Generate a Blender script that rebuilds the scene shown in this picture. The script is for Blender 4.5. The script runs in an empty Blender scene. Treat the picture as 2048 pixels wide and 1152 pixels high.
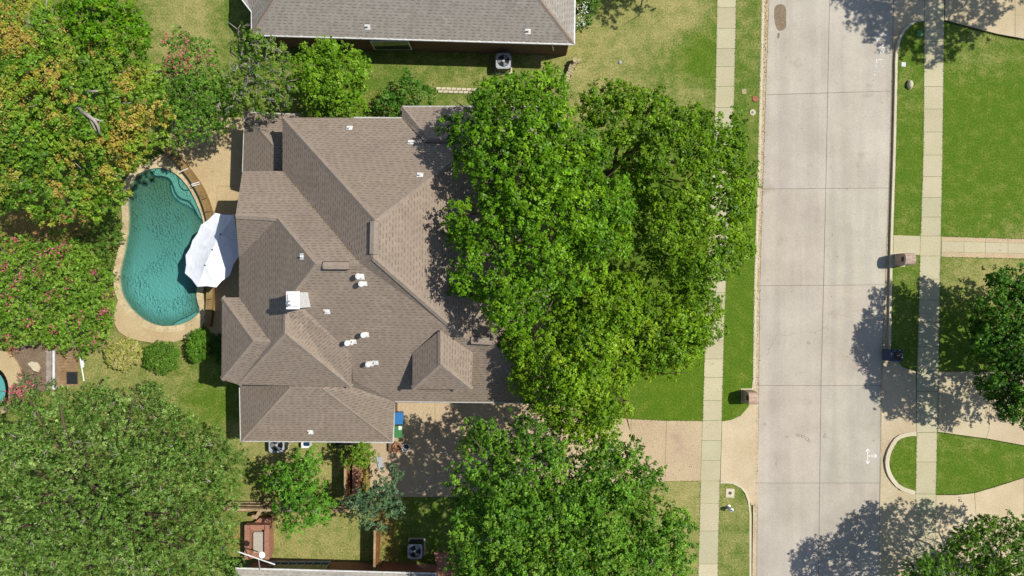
import bpy, bmesh, math, random
import numpy as np
from mathutils import Vector, Matrix
from mathutils.bvhtree import BVHTree
random.seed(7); RNG = np.random.default_rng(11)
scene = bpy.context.scene
COL = scene.collection
F, H = 1372.0, 45.0           # focal length in photo pixels, camera height in metres

# ------------------------------------------------------------------ camera, sky, sun, exposure
cam_d = bpy.data.cameras.new('camera'); cam = bpy.data.objects.new('camera', cam_d); COL.objects.link(cam)
cam.location = (0, 0, H); cam_d.sensor_fit = 'HORIZONTAL'; cam_d.angle = 2*math.atan(1024/F)
cam_d.clip_start = 0.5; cam_d.clip_end = 2000; scene.camera = cam
SUN = Vector((0.67, 0.164, 1.0)).normalized()
world = bpy.data.worlds.new('World'); scene.world = world; world.use_nodes = True
wn = world.node_tree.nodes; wl = world.node_tree.links; wn.clear()
sky = wn.new('ShaderNodeTexSky'); sky.sky_type = 'NISHITA'; sky.sun_disc = False
sky.sun_elevation = math.asin(SUN.z); sky.sun_rotation = math.atan2(SUN.x, SUN.y)
bg = wn.new('ShaderNodeBackground'); bg.inputs[1].default_value = 0.095
wo = wn.new('ShaderNodeOutputWorld'); wl.new(sky.outputs[0], bg.inputs[0]); wl.new(bg.outputs[0], wo.inputs[0])
sd = bpy.data.lights.new('sun', 'SUN'); sd.energy = 4.45; sd.angle = math.radians(0.55); sd.color = (1.0, 0.95, 0.86)
so = bpy.data.objects.new('sun', sd); COL.objects.link(so); so.rotation_euler = SUN.to_track_quat('Z', 'Y').to_euler()
so.location = (30, 8, 60)
scene.view_settings.view_transform = 'Standard'; scene.view_settings.look = 'None'
scene.view_settings.exposure = 0.22; scene.view_settings.gamma = 1.0

def P(px, py, z=0.0):
    s = (H - z)/F
    return Vector(((px-1024)*s, (576-py)*s, z))
def lin(c):
    c /= 255.0
    return c/12.92 if c <= 0.04045 else ((c+0.055)/1.055)**2.4
def C(r, g, b, k=1/1.4): return (lin(r)*k, lin(g)*k, lin(b)*k, 1)

# ------------------------------------------------------------------ materials
def newmat(name):
    m = bpy.data.materials.new(name); m.use_nodes = True
    nt = m.node_tree; b = nt.nodes['Principled BSDF']
    return m, nt, b
def N(nt, t, **kw):
    n = nt.nodes.new(t)
    for k, v in kw.items():
        if k.startswith('i_'):
            key = k[2:]; key = int(key) if key.isdigit() else key.replace('_', ' ')
            n.inputs[key].default_value = v
        else: setattr(n, k, v)
    return n
def mixc(nt, f, a, b, mode='MIX'):
    n = nt.nodes.new('ShaderNodeMix'); n.data_type = 'RGBA'; n.blend_type = mode
    for s, v in ((0, f), (6, a), (7, b)):
        if hasattr(v, 'links') or hasattr(v, 'is_linked'): nt.links.new(v, n.inputs[s])
        else: n.inputs[s].default_value = v
    return n.outputs[2]
def math_(nt, op, a, b=0.0, clamp=False):
    n = nt.nodes.new('ShaderNodeMath'); n.operation = op; n.use_clamp = clamp
    for s, v in ((0, a), (1, b)):
        if hasattr(v, 'is_linked'): nt.links.new(v, n.inputs[s])
        else: n.inputs[s].default_value = v
    return n.outputs[0]
def ramp(nt, x, lo, hi):
    n = nt.nodes.new('ShaderNodeMapRange'); n.interpolation_type = 'SMOOTHSTEP'
    nt.links.new(x, n.inputs[0]); n.inputs[1].default_value = lo; n.inputs[2].default_value = hi
    return n.outputs[0]
def noise(nt, scale, detail=4, rough=0.6, vec=None):
    n = nt.nodes.new('ShaderNodeTexNoise'); n.inputs['Scale'].default_value = scale
    n.inputs['Detail'].default_value = detail; n.inputs['Roughness'].default_value = rough
    if vec is None:
        g = nt.nodes.new('ShaderNodeNewGeometry'); vec = g.outputs['Position']
    nt.links.new(vec, n.inputs['Vector']); return n.outputs[0]
def bump(nt, b, h, strength=0.4, dist=0.02):
    n = nt.nodes.new('ShaderNodeBump'); n.inputs['Strength'].default_value = strength; n.inputs['Distance'].default_value = dist
    nt.links.new(h, n.inputs['Height']); nt.links.new(n.outputs[0], b.inputs['Normal'])

def mottled(name, c1, c2, fine=14, big=0.5, rough=0.85, speck=0.35, bigamt=0.5, bs=0.3, stain=None, tint=False, streak=False):
    m, nt, b = newmat(name)
    a = mixc(nt, ramp(nt, noise(nt, big, 5), 0.5-bigamt/2, 0.5+bigamt/2), c1, c2)
    f = noise(nt, fine, 3, 0.7)
    dk = mixc(nt, ramp(nt, f, 0.3, 0.7), (1-speck,)*3+(1,), (1+speck*.5,)*3+(1,))
    a = mixc(nt, 1.0, a, dk, 'MULTIPLY')
    if stain: a = mixc(nt, ramp(nt, noise(nt, stain[1], 6, 0.65), stain[2], stain[2]+0.12), a, stain[0])
    if streak:
        g = nt.nodes.new('ShaderNodeNewGeometry'); mp = N(nt, 'ShaderNodeMapping'); mp.inputs['Scale'].default_value = (1, .06, 1)
        nt.links.new(g.outputs['Position'], mp.inputs['Vector'])
        a = mixc(nt, 1.0, a, mixc(nt, ramp(nt, noise(nt, 1.1, 5, .6, mp.outputs[0]), .35, .65), (.93, .93, .94, 1), (1.05, 1.05, 1.04, 1)), 'MULTIPLY')
        vo = N(nt, 'ShaderNodeTexVoronoi', feature='DISTANCE_TO_EDGE'); vo.inputs['Scale'].default_value = .22
        dv = N(nt, 'ShaderNodeVectorMath', operation='ADD'); dn_ = N(nt, 'ShaderNodeTexNoise'); dn_.inputs['Scale'].default_value = 1.2; dn_.inputs['Detail'].default_value = 6
        nt.links.new(g.outputs['Position'], dn_.inputs['Vector']); nt.links.new(g.outputs['Position'], dv.inputs[0]); nt.links.new(dn_.outputs['Color'], dv.inputs[1]); nt.links.new(dv.outputs[0], vo.inputs['Vector'])
        crk = math_(nt, 'MULTIPLY', math_(nt, 'LESS_THAN', vo.outputs['Distance'], .004), ramp(nt, noise(nt, .16, 2), .6, .68))
        a = mixc(nt, math_(nt, 'MULTIPLY', crk, .3), a, C(120, 110, 98))
        pit = math_(nt, 'GREATER_THAN', noise(nt, 6, 2, .5), .73)
        a = mixc(nt, math_(nt, 'MULTIPLY', pit, .3), a, C(150, 140, 126))
    if tint:
        at = N(nt, 'ShaderNodeAttribute', attribute_name='tint'); a = mixc(nt, 1.0, a, at.outputs[0], 'MULTIPLY')
    nt.links.new(a, b.inputs['Base Color']); b.inputs['Roughness'].default_value = rough
    b.inputs['Specular IOR Level'].default_value = 0.25
    if bs: bump(nt, b, f, bs, 0.02)
    return m
def plain(name, c, rough=0.5, metal=0.0, var=0.15, scale=8):
    m, nt, b = newmat(name)
    f = noise(nt, scale, 4)
    a = mixc(nt, ramp(nt, f, 0.3, 0.7), tuple(x*(1-var) for x in c[:3])+(1,), tuple(min(1, x*(1+var*.5)) for x in c[:3])+(1,))
    nt.links.new(a, b.inputs['Base Color']); b.inputs['Roughness'].default_value = rough; b.inputs['Metallic'].default_value = metal
    return m
def brickmat(name, c1, c2, mortar, scale=1.0, w=0.2, h=0.075, use_uv=True):
    m, nt, b = newmat(name)
    tc = N(nt, 'ShaderNodeUVMap') if use_uv else N(nt, 'ShaderNodeNewGeometry')
    br = N(nt, 'ShaderNodeTexBrick', offset=0.5)
    nt.links.new(tc.outputs[0], br.inputs[0])
    br.inputs['Color1'].default_value = c1; br.inputs['Color2'].default_value = c2; br.inputs['Mortar'].default_value = mortar
    br.inputs['Scale'].default_value = 1; br.inputs['Brick Width'].default_value = w; br.inputs['Row Height'].default_value = h
    br.inputs['Mortar Size'].default_value = 0.008
    a = mixc(nt, 1.0, br.outputs[0], mixc(nt, noise(nt, 9, 4), (0.6, 0.6, 0.6, 1), (1.2, 1.2, 1.2, 1)), 'MULTIPLY')
    nt.links.new(a, b.inputs['Base Color']); b.inputs['Roughness'].default_value = 0.9
    bump(nt, b, br.outputs[1], -0.4, 0.01)
    return m
def shingles(name, c1, c2, dash):
    m, nt, b = newmat(name)
    uv = N(nt, 'ShaderNodeUVMap'); sep = N(nt, 'ShaderNodeSeparateXYZ'); nt.links.new(uv.outputs[0], sep.inputs[0])
    RH = 0.175
    br = N(nt, 'ShaderNodeTexBrick', offset=0.37, offset_frequency=2)
    nt.links.new(uv.outputs[0], br.inputs[0])
    for k, v in (('Color1', (0, 0, 0, 1)), ('Color2', (1, 1, 1, 1)), ('Mortar', (.3, .3, .3, 1)), ('Scale', 1), ('Brick Width', 0.3), ('Row Height', RH), ('Mortar Size', 0.0)):
        br.inputs[k].default_value = v
    fr = math_(nt, 'FRACT', math_(nt, 'DIVIDE', sep.outputs[1], RH))
    low = math_(nt, 'LESS_THAN', fr, 0.36)
    row = math_(nt, 'FLOOR', math_(nt, 'DIVIDE', sep.outputs[1], RH))
    wnz = N(nt, 'ShaderNodeTexWhiteNoise', noise_dimensions='1D'); nt.links.new(row, wnz.inputs['W'])
    ush = math_(nt, 'ADD', math_(nt, 'DIVIDE', sep.outputs[0], 0.38), math_(nt, 'MULTIPLY', wnz.outputs[0], 7.0))
    uf = math_(nt, 'FRACT', ush)
    cell = N(nt, 'ShaderNodeTexWhiteNoise', noise_dimensions='2D'); cx_ = N(nt, 'ShaderNodeCombineXYZ')
    nt.links.new(math_(nt, 'FLOOR', ush), cx_.inputs[0]); nt.links.new(row, cx_.inputs[1]); nt.links.new(cx_.outputs[0], cell.inputs['Vector'])
    tab = math_(nt, 'MULTIPLY', math_(nt, 'LESS_THAN', uf, math_(nt, 'ADD', 0.45, math_(nt, 'MULTIPLY', cell.outputs[0], 0.22))), math_(nt, 'ADD', 0.55, math_(nt, 'MULTIPLY', cell.outputs[0], 0.6)))
    mask = math_(nt, 'MULTIPLY', low, tab)
    base = mixc(nt, br.outputs[0], c1, c2)
    base = mixc(nt, ramp(nt, noise(nt, 0.7, 4), 0.25, 0.75), base, tuple(x*0.86 for x in c2[:3])+(1,))
    base = mixc(nt, ramp(nt, noise(nt, 26, 3, 0.8), 0.3, 0.7), mixc(nt, 1.0, base, (.84, .84, .84, 1), 'MULTIPLY'), mixc(nt, 1.0, base, (1.1, 1.1, 1.1, 1), 'MULTIPLY'))
    # shingle rows: thin darker butt line under every row
    line = math_(nt, 'LESS_THAN', fr, 0.12)
    base = mixc(nt, math_(nt, 'MULTIPLY', line, 0.15), base, dash)
    base = mixc(nt, math_(nt, 'MULTIPLY', mask, 0.62), base, dash)
    st = ramp(nt, noise(nt, 0.45, 7, 0.7), 0.5, 0.72)
    base = mixc(nt, math_(nt, 'MULTIPLY', st, 0.22), base, (0.12, 0.1, 0.09, 1))
    nt.links.new(base, b.inputs['Base Color']); b.inputs['Roughness'].default_value = 0.95; b.inputs['Specular IOR Level'].default_value = 0.15
    bump(nt, b, fr, 0.25, 0.02)
    return m

def grassmat(name):
    m, nt, b = newmat(name)
    at = N(nt, 'ShaderNodeAttribute', attribute_name='cover'); sep = N(nt, 'ShaderNodeSeparateColor'); nt.links.new(at.outputs[0], sep.inputs[0])
    dry, soil, lush = sep.outputs[0], sep.outputs[1], sep.outputs[2]
    fine = noise(nt, 9, 5, 0.75); mid = noise(nt, 1.3, 6, 0.65); blade = noise(nt, 30, 2, 0.8)
    green = mixc(nt, ramp(nt, fine, 0.3, 0.7), C(74, 104, 34), C(112, 140, 54))
    lushc = mixc(nt, ramp(nt, fine, 0.28, 0.72), C(68, 102, 18), C(108, 142, 36))
    green = mixc(nt, lush, green, lushc)
    green = mixc(nt, ramp(nt, mid, 0.35, 0.7), green, mixc(nt, 1.0, green, (1.3, 1.12, 1.1, 1), 'MULTIPLY'))
    dryc = mixc(nt, ramp(nt, fine, 0.3, 0.7), C(158, 150, 90), C(200, 190, 130))
    n = math_(nt, 'ADD', math_(nt, 'MULTIPLY', math_(nt, 'SUBTRACT', fine, 0.5), 0.8), math_(nt, 'MULTIPLY', math_(nt, 'SUBTRACT', mid, 0.5), 1.1))
    f = ramp(nt, math_(nt, 'ADD', dry, n), 0.12, 1.0)
    a = mixc(nt, f, green, dryc)
    soilc = mixc(nt, ramp(nt, fine, 0.3, 0.7), C(150, 112, 66), C(206, 164, 108))
    a = mixc(nt, ramp(nt, math_(nt, 'ADD', soil, math_(nt, 'MULTIPLY', n, 0.6)), 0.3, 0.75), a, soilc)
    a = mixc(nt, 1.0, a, mixc(nt, ramp(nt, blade, 0.25, 0.75), (.78, .78, .78, 1), (1.18, 1.18, 1.12, 1)), 'MULTIPLY')
    nt.links.new(a, b.inputs['Base Color']); b.inputs['Roughness'].default_value = 0.9; b.inputs['Specular IOR Level'].default_value = 0.1
    bump(nt, b, fine, 0.8, 0.06)
    return m
def leafmat(name, transl=0.22):
    m, nt, b = newmat(name)
    at = N(nt, 'ShaderNodeAttribute', attribute_name='leafcol')
    nt.links.new(at.outputs[0], b.inputs['Base Color']); b.inputs['Roughness'].default_value = 0.42
    b.inputs['Specular IOR Level'].default_value = 0.18
    tr = N(nt, 'ShaderNodeBsdfTranslucent')
    nt.links.new(mixc(nt, 1.0, at.outputs[0], (1.3, 1.25, 0.4, 1), 'MULTIPLY'), tr.inputs[0])
    mx = N(nt, 'ShaderNodeMixShader'); mx.inputs[0].default_value = transl
    nt.links.new(b.outputs[0], mx.inputs[1]); nt.links.new(tr.outputs[0], mx.inputs[2])
    nt.links.new(mx.outputs[0], nt.nodes['Material Output'].inputs[0])
    return m
def watermat(name, deep):
    """pool water: a clear tinted share and a body-colour share that grows with the depth below it"""
    m, nt, b = newmat(name); nt.nodes.remove(b)
    g = N(nt, 'ShaderNodeNewGeometry'); at = N(nt, 'ShaderNodeAttribute', attribute_name='depth')
    dist = N(nt, 'ShaderNodeTexNoise'); dist.inputs['Scale'].default_value = 1.6; nt.links.new(g.outputs['Position'], dist.inputs['Vector'])
    v = N(nt, 'ShaderNodeVectorMath', operation='ADD'); nt.links.new(g.outputs['Position'], v.inputs[0]); sc3 = N(nt, 'ShaderNodeVectorMath', operation='SCALE'); sc3.inputs['Scale'].default_value = .3; nt.links.new(dist.outputs['Color'], sc3.inputs[0]); nt.links.new(sc3.outputs[0], v.inputs[1])
    vo = N(nt, 'ShaderNodeTexVoronoi', feature='SMOOTH_F1'); vo.inputs['Scale'].default_value = 6.5; vo.inputs['Smoothness'].default_value = .35; nt.links.new(v.outputs[0], vo.inputs['Vector'])
    n1 = noise(nt, 8.0, 2, 0.5, v.outputs[0])
    hsum = math_(nt, 'ADD', vo.outputs['Distance'], math_(nt, 'MULTIPLY', n1, 0.6))
    calm = ramp(nt, noise(nt, 0.55, 3), 0.4, 0.6)
    bp = N(nt, 'ShaderNodeBump'); bp.inputs['Distance'].default_value = 0.12
    nt.links.new(math_(nt, 'ADD', 0.3, math_(nt, 'MULTIPLY', calm, 0.7)), bp.inputs['Strength']); nt.links.new(hsum, bp.inputs['Height'])
    bp2 = N(nt, 'ShaderNodeBump'); bp2.inputs['Strength'].default_value = 0.45; bp2.inputs['Distance'].default_value = 0.12
    nt.links.new(hsum, bp2.inputs['Height'])
    df = N(nt, 'ShaderNodeBsdfDiffuse'); df.inputs[0].default_value = deep; nt.links.new(bp.outputs[0], df.inputs['Normal'])
    tr = N(nt, 'ShaderNodeBsdfTransparent'); tr.inputs[0].default_value = (0.66, 0.9, 0.88, 1)
    gl = N(nt, 'ShaderNodeBsdfGlossy'); gl.inputs['Roughness'].default_value = 0.1; nt.links.new(bp2.outputs[0], gl.inputs['Normal'])
    fz = N(nt, 'ShaderNodeFresnel'); fz.inputs[0].default_value = 1.33; nt.links.new(bp2.outputs[0], fz.inputs['Normal'])
    m1 = N(nt, 'ShaderNodeMixShader'); nt.links.new(at.outputs['Fac'], m1.inputs[0])
    nt.links.new(tr.outputs[0], m1.inputs[1]); nt.links.new(df.outputs[0], m1.inputs[2])
    m2 = N(nt, 'ShaderNodeMixShader'); nt.links.new(fz.outputs[0], m2.inputs[0])
    nt.links.new(m1.outputs[0], m2.inputs[1]); nt.links.new(gl.outputs[0], m2.inputs[2])
    nt.links.new(m2.outputs[0], nt.nodes['Material Output'].inputs[0])
    return m
def set_depth(o, fn):
    me = o.data; a = me.attributes.new('depth', 'FLOAT', 'POINT'); a.data.foreach_set('value', [fn(v.co+wloc(o)) for v in me.vertices])

M = {}
M['road'] = mottled('street_concrete', C(192, 183, 168), C(210, 201, 186), 18, 0.35, 0.9, 0.16, 0.5, 0.2, stain=(C(184, 174, 158), 0.5, 0.6), tint=True, streak=True)
M['joint'] = mottled('joint_filler', C(136, 124, 108), C(150, 138, 120), 20)
M['gutter'] = mottled('gutter_concrete', C(198, 178, 142), C(214, 198, 168), 10, 0.8, 0.9, 0.25, 0.6)
M['curb'] = mottled('curb_concrete', C(232, 222, 192), C(218, 206, 176), 12, 0.7, 0.85, 0.15)
M['walk'] = mottled('sidewalk_concrete', C(212, 203, 170), C(202, 194, 158), 14, 0.5, 0.9, 0.16, 0.5, 0.2, stain=(C(166, 156, 122), 0.9, 0.62), tint=True)
M['drive'] = mottled('aggregate_driveway', C(222, 198, 160), C(208, 184, 152), 20, 0.3, 0.9, 0.4, 0.4, 0.4, stain=(C(188, 160, 138), 0.35, 0.6), tint=True)
M['apron'] = mottled('apron_concrete', C(224, 208, 176), C(204, 186, 150), 12, 0.35, 0.9, 0.15, 0.5, 0.2, tint=True)
M['patio'] = mottled('patio_concrete', C(214, 192, 150), C(202, 178, 136), 16, 0.6, 0.9, 0.22, 0.5, 0.2)
M['coping'] = mottled('coping_stone', C(226, 208, 168), C(204, 184, 142), 5, 1.2, 0.85, 0.18, 0.4, 0.2, tint=True)
M['stone'] = mottled('stacked_stone', C(204, 192, 150), C(176, 160, 118), 7, 1.5, 0.9, 0.3, 0.4, 0.5)
M['tilewall'] = mottled('stone_facing', C(176, 148, 98), C(144, 118, 76), 4, 1.0, 0.85, 0.3, 0.5, 0.3)
M['soil'] = mottled('bed_mulch', C(156, 136, 114), C(128, 108, 88), 14, 1.2, 0.95, 0.5, 0.5, 0.8)
M['base'] = mottled('base_ground', C(96, 116, 50), C(120, 116, 66), 6, 0.3, 0.95, 0.4)
M['grass'] = grassmat('lawn_grass')
M['roof'] = shingles('brown_shingles', C(157, 141, 125), C(174, 158, 142), C(112, 98, 88))
M['roof_n'] = shingles('grey_brown_shingles', C(160, 153, 144), C(184, 177, 168), C(118, 109, 100))
M['roof_s'] = shingles('pale_grey_shingles', C(178, 172, 162), C(206, 200, 190), C(146, 140, 132))
M['cap'] = mottled('ridge_cap_shingles', C(170, 155, 140), C(160, 145, 130), 10, 1.5, 0.95, 0.2, 0.4, 0.3)
M['white'] = plain('white_paint', (0.72, 0.72, 0.7, 1), 0.5, 0, 0.2, 5)
M['gutterwhite'] = plain('gutter_metal', (0.5, 0.5, 0.47, 1), 0.45, 0, 0.2)
M['brick'] = brickmat('red_brown_brick', C(136, 98, 74), C(108, 76, 56), C(160, 140, 120))
M['brickmail'] = brickmat('pink_mixed_brick', C(222, 186, 160), C(186, 140, 118), C(232, 220, 200))
M['brickdark'] = brickmat('brown_mixed_brick', C(214, 184, 166), C(172, 138, 120), C(224, 212, 196))
M['brickred'] = brickmat('red_brick', C(184, 118, 92), C(154, 92, 70), C(206, 174, 150))
M['glass'] = plain('dark_glass', (0.03, 0.04, 0.05, 1), 0.08, 0, 0.1)
M['black'] = plain('black_plastic', (0.012, 0.013, 0.016, 1), 0.4, 0, 0.2)
M['darkmetal'] = plain('dark_metal', (0.06, 0.065, 0.07, 1), 0.4, 0.6, 0.2)
M['greymetal'] = plain('grey_painted_metal', (0.36, 0.38, 0.41, 1), 0.45, 0.0, 0.15)
M['alu'] = plain('aluminium', (0.62, 0.63, 0.65, 1), 0.3, 0.7, 0.15)
M['blue'] = plain('blue_plastic', C(56, 134, 204), 0.4, 0, 0.15)
M['navy'] = plain('dark_blue_plastic', C(20, 62, 106), 0.4, 0, 0.15)
M['green'] = plain('green_plastic', C(74, 142, 82), 0.45, 0, 0.15)
M['canvas'] = plain('white_canvas', (0.74, 0.77, 0.83, 1), 0.8, 0, 0.08, 2.5)
M['wood'] = mottled('weathered_fence_wood', C(170, 120, 74), C(124, 84, 56), 3, 2.5, 0.85, 0.35, 0.5, 0.4)
M['woodpale'] = mottled('pale_fence_wood', C(198, 176, 140), C(168, 140, 104), 5, 2, 0.85, 0.3, 0.5, 0.4)
M['deckwood'] = mottled('brown_deck_boards', C(184, 152, 118), C(148, 118, 90), 6, 1.5, 0.85, 0.35, 0.5, 0.4)
M['bark'] = mottled('tree_bark', C(122, 104, 88), C(92, 76, 62), 8, 2, 0.95, 0.4, 0.5, 0.6)
M['barkpale'] = mottled('pale_grey_bark', C(196, 186, 176), C(156, 144, 132), 8, 2, 0.9, 0.25, 0.5, 0.4)
M['leaf'] = leafmat('leaf')
M['water'] = watermat('pool_water', (0.10, 0.36, 0.33, 1))
M['plaster'] = mottled('pool_plaster', C(176, 216, 208), C(146, 200, 192), 3, 0.5, 0.8, 0.12)
M['steptile'] = mottled('pool_step_plaster', C(170, 208, 192), C(150, 190, 176), 4, 1, 0.8, 0.15)
M['darktile'] = plain('dark_waterline_tile', (0.01, 0.05, 0.055, 1), 0.3)
M['paint'] = plain('white_road_paint', (0.8, 0.8, 0.8, 1), 0.8, 0, 0.2, 20)
M['terracotta'] = plain('terracotta', C(176, 104, 76), 0.8, 0, 0.3, 12)
M['tan'] = plain('tan_cover', C(192, 186, 170), 0.7, 0, 0.1)
M['hose'] = plain('tan_hose', C(196, 160, 120), 0.6, 0, 0.3, 20)
M['stain'] = mottled('oil_stain', C(158, 140, 116), C(146, 128, 104), 12)

# ------------------------------------------------------------------ object helpers
def wloc(o):
    v = Vector((0, 0, 0))
    while o is not None: v = v + o.location; o = o.parent
    return v
def tag(o, label=None, cat=None, group=None, kind=None):
    if label: o['label'] = label
    if cat: o['category'] = cat
    if group: o['group'] = group
    if kind: o['kind'] = kind
    return o
def thing(name, label, cat, loc=(0, 0, 0), group=None):
    o = bpy.data.objects.new(name, None); o.empty_display_size = 0.3; COL.objects.link(o); o.location = loc
    return tag(o, label, cat, group)
class MB:
    def __init__(s): s.v = []; s.f = []; s.sm = False; s.tints = []
    def poly(s, pts):
        i = len(s.v); s.v += [Vector(p) for p in pts]; s.f.append(list(range(i, i+len(pts)))); return s
    def prism(s, pts, th):
        """pts: 3D top outline; straight sides th deep"""
        n = len(pts); i = len(s.v); t = [Vector(p) for p in pts]
        a = sum((t[k].x*t[(k+1) % n].y-t[(k+1) % n].x*t[k].y) for k in range(n))
        if a < 0: t.reverse()
        s.v += t + [p - Vector((0, 0, th)) for p in t]
        s.f.append(list(range(i, i+n))); s.f.append(list(range(i+2*n-1, i+n-1, -1)))
        for k in range(n):
            k2 = (k+1) % n; s.f.append([i+k, i+n+k, i+n+k2, i+k2])
        return s
    def box(s, c, d, rz=0, taper=1.0, tilt=None):
        x, y, z = (q/2 for q in d); R = Matrix.Rotation(rz, 3, 'Z')
        if tilt is not None: R = R @ Matrix.Rotation(tilt[1], 3, tilt[0])
        i = len(s.v)
        for sz, k in ((-1, 1.0), (1, taper)):
            for sx, sy in ((-1, -1), (1, -1), (1, 1), (-1, 1)):
                s.v.append(R @ Vector((sx*x*k, sy*y*k, sz*z)) + Vector(c))
        for q in ((3, 2, 1, 0), (4, 5, 6, 7), (0, 1, 5, 4), (1, 2, 6, 5), (2, 3, 7, 6), (3, 0, 4, 7)): s.f.append([i+k for k in q])
        return s
    def rbox(s, c, d, r=0.05, rz=0, seg=3, taper=1.0):
        x, y = d[0]/2-r, d[1]/2-r; pts = []
        for cx, cy, a0 in ((x, y, 0), (-x, y, 90), (-x, -y, 180), (x, -y, 270)):
            for k in range(seg+1):
                a = math.radians(a0+90*k/seg); pts.append((cx+r*math.cos(a), cy+r*math.sin(a)))
        R = Matrix.Rotation(rz, 3, 'Z'); n = len(pts); i = len(s.v)
        for z, k in ((d[2]/2, taper), (-d[2]/2, 1)):
            for p in pts: s.v.append(R @ Vector((p[0]*k, p[1]*k, z)) + Vector(c))
        s.f.append(list(range(i, i+n))); s.f.append(list(range(i+2*n-1, i+n-1, -1)))
        for k in range(n):
            k2 = (k+1) % n; s.f.append([i+k, i+n+k, i+n+k2, i+k2])
        return s
    def tube(s, pts, rad, seg=8, cap=True):
        pts = [Vector(p) for p in pts]; n = len(pts)
        if not hasattr(rad, '__len__'): rad = [rad]*n
        i0 = len(s.v); up = Vector((0, 0, 1))
        for k, p in enumerate(pts):
            d = (pts[min(k+1, n-1)]-pts[max(k-1, 0)]); d.normalize()
            u = d.cross(up if abs(d.z) < 0.95 else Vector((1, 0, 0))).normalized(); w = d.cross(u)
            for j in range(seg):
                a = 2*math.pi*j/seg; s.v.append(p+(u*math.cos(a)+w*math.sin(a))*rad[k])
        for k in range(n-1):
            for j in range(seg):
                j2 = (j+1) % seg; a = i0+k*seg
                s.f.append([a+j, a+j2, a+seg+j2, a+seg+j])
        if cap:
            s.f.append([i0+j for j in range(seg-1, -1, -1)]); s.f.append([i0+(n-1)*seg+j for j in range(seg)])
        return s
    def lathe(s, c, prof, seg=16):
        c = Vector(c); i0 = len(s.v)
        for r, z in prof:
            for j in range(seg):
                a = 2*math.pi*j/seg; s.v.append(c+Vector((r*math.cos(a), r*math.sin(a), z)))
        for k in range(len(prof)-1):
            for j in range(seg):
                j2 = (j+1) % seg; a = i0+k*seg
                s.f.append([a+j, a+j2, a+seg+j2, a+seg+j])
        s.f.append([i0+j for j in range(seg-1, -1, -1)]); s.f.append([i0+(len(prof)-1)*seg+j for j in range(seg)])
        return s
    def build(s, name, mat, parent=None, loc=None, smooth=False, uv=False, tint=None, bevel=0):
        off = wloc(parent) if parent else Vector(loc or (0, 0, 0))
        me = bpy.data.meshes.new(name); me.from_pydata([v-off for v in s.v], [], s.f)
        bm = bmesh.new(); bm.from_mesh(me)
        if bevel: bmesh.ops.bevel(bm, geom=[e for e in bm.edges if e.calc_face_angle(0) > 0.6], offset=bevel, segments=2, affect='EDGES')
        bmesh.ops.recalc_face_normals(bm, faces=bm.faces)
        if uv:
            L = bm.loops.layers.uv.new('UVMap')
            for f in bm.faces:
                n = f.normal; up = Vector((0, 0, 1))
                if abs(n.z) > 0.999: u = Vector((1, 0, 0)); v = Vector((0, 1, 0))
                else: u = up.cross(n).normalized(); v = n.cross(u)
                for l in f.loops: co = l.vert.co+off; l[L].uv = (co.dot(u), co.dot(v))
        bm.to_mesh(me); bm.free()
        if smooth:
            for p in me.polygons: p.use_smooth = True
        if tint:
            a = me.attributes.new('tint', 'FLOAT_COLOR', 'FACE'); arr = np.ones((len(me.polygons), 4))
            # one tone per slab (each prism has the same count of faces in sequence)
            k = 0
            for idx, cnt in enumerate(s.tints):
                t = 1+RNG.uniform(-tint, tint); arr[k:k+cnt, :3] = [t*(1+RNG.uniform(-.015, .015)) for _ in range(3)]; k += cnt
            a.data.foreach_set('color', arr.ravel())
        me.materials.append(mat)
        o = bpy.data.objects.new(name, me); COL.objects.link(o)
        if parent: o.parent = parent
        else: o.location = off
        return o
def struct(o): o['kind'] = 'structure'; return o
def slabs(polys, th=0.12, gap=0.012):
    """each polygon shrunk a little so that a joint stays between neighbours"""
    m = MB()
    for pl in polys:
        c = sum((Vector(p) for p in pl), Vector())/len(pl); q = []
        for p in pl:
            d = Vector(p)-c; d.z = 0
            q.append(Vector(p) - Vector((math.copysign(min(gap, abs(d.x)), d.x), math.copysign(min(gap, abs(d.y)), d.y), 0)))
        b = len(m.f); m.prism(q, th); m.tints.append(len(m.f)-b)
    return m
def interp(tab, y):
    if y <= tab[0][0]: a, b = tab[0], tab[1]
    elif y >= tab[-1][0]: a, b = tab[-2], tab[-1]
    else:
        for a, b in zip(tab, tab[1:]):
            if a[0] <= y <= b[0]: break
    return a[1]+(b[1]-a[1])*(y-a[0])/(b[0]-a[0])
def inpoly(x, y, poly):
    r = False; n = len(poly); j = n-1
    for i in range(n):
        xi, yi = poly[i][:2]; xj, yj = poly[j][:2]
        if (yi > y) != (yj > y) and x < (xj-xi)*(y-yi)/(yj-yi)+xi: r = not r
        j = i
    return r
def smoothpoly(pts, it=2, closed=True):
    for _ in range(it):
        q = []; n = len(pts)
        for i in range(n if closed else n-1):
            a = pts[i]; b = pts[(i+1) % n]
            q.append(tuple(a[k]*.75+b[k]*.25 for k in range(len(a)))); q.append(tuple(a[k]*.25+b[k]*.75 for k in range(len(a))))
        if not closed: q = [pts[0]]+q+[pts[-1]]
        pts = q
    return pts
def edge_dist(p, poly):
    best = 1e9; n = len(poly)
    for i in range(n):
        a = poly[i]; c = poly[(i+1) % n]; dx, dy = c[0]-a[0], c[1]-a[1]
        t = max(0, min(1, ((p[0]-a[0])*dx+(p[1]-a[1])*dy)/(dx*dx+dy*dy+1e-9)))
        best = min(best, math.hypot(p[0]-a[0]-t*dx, p[1]-a[1]-t*dy))
    return best
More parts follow.
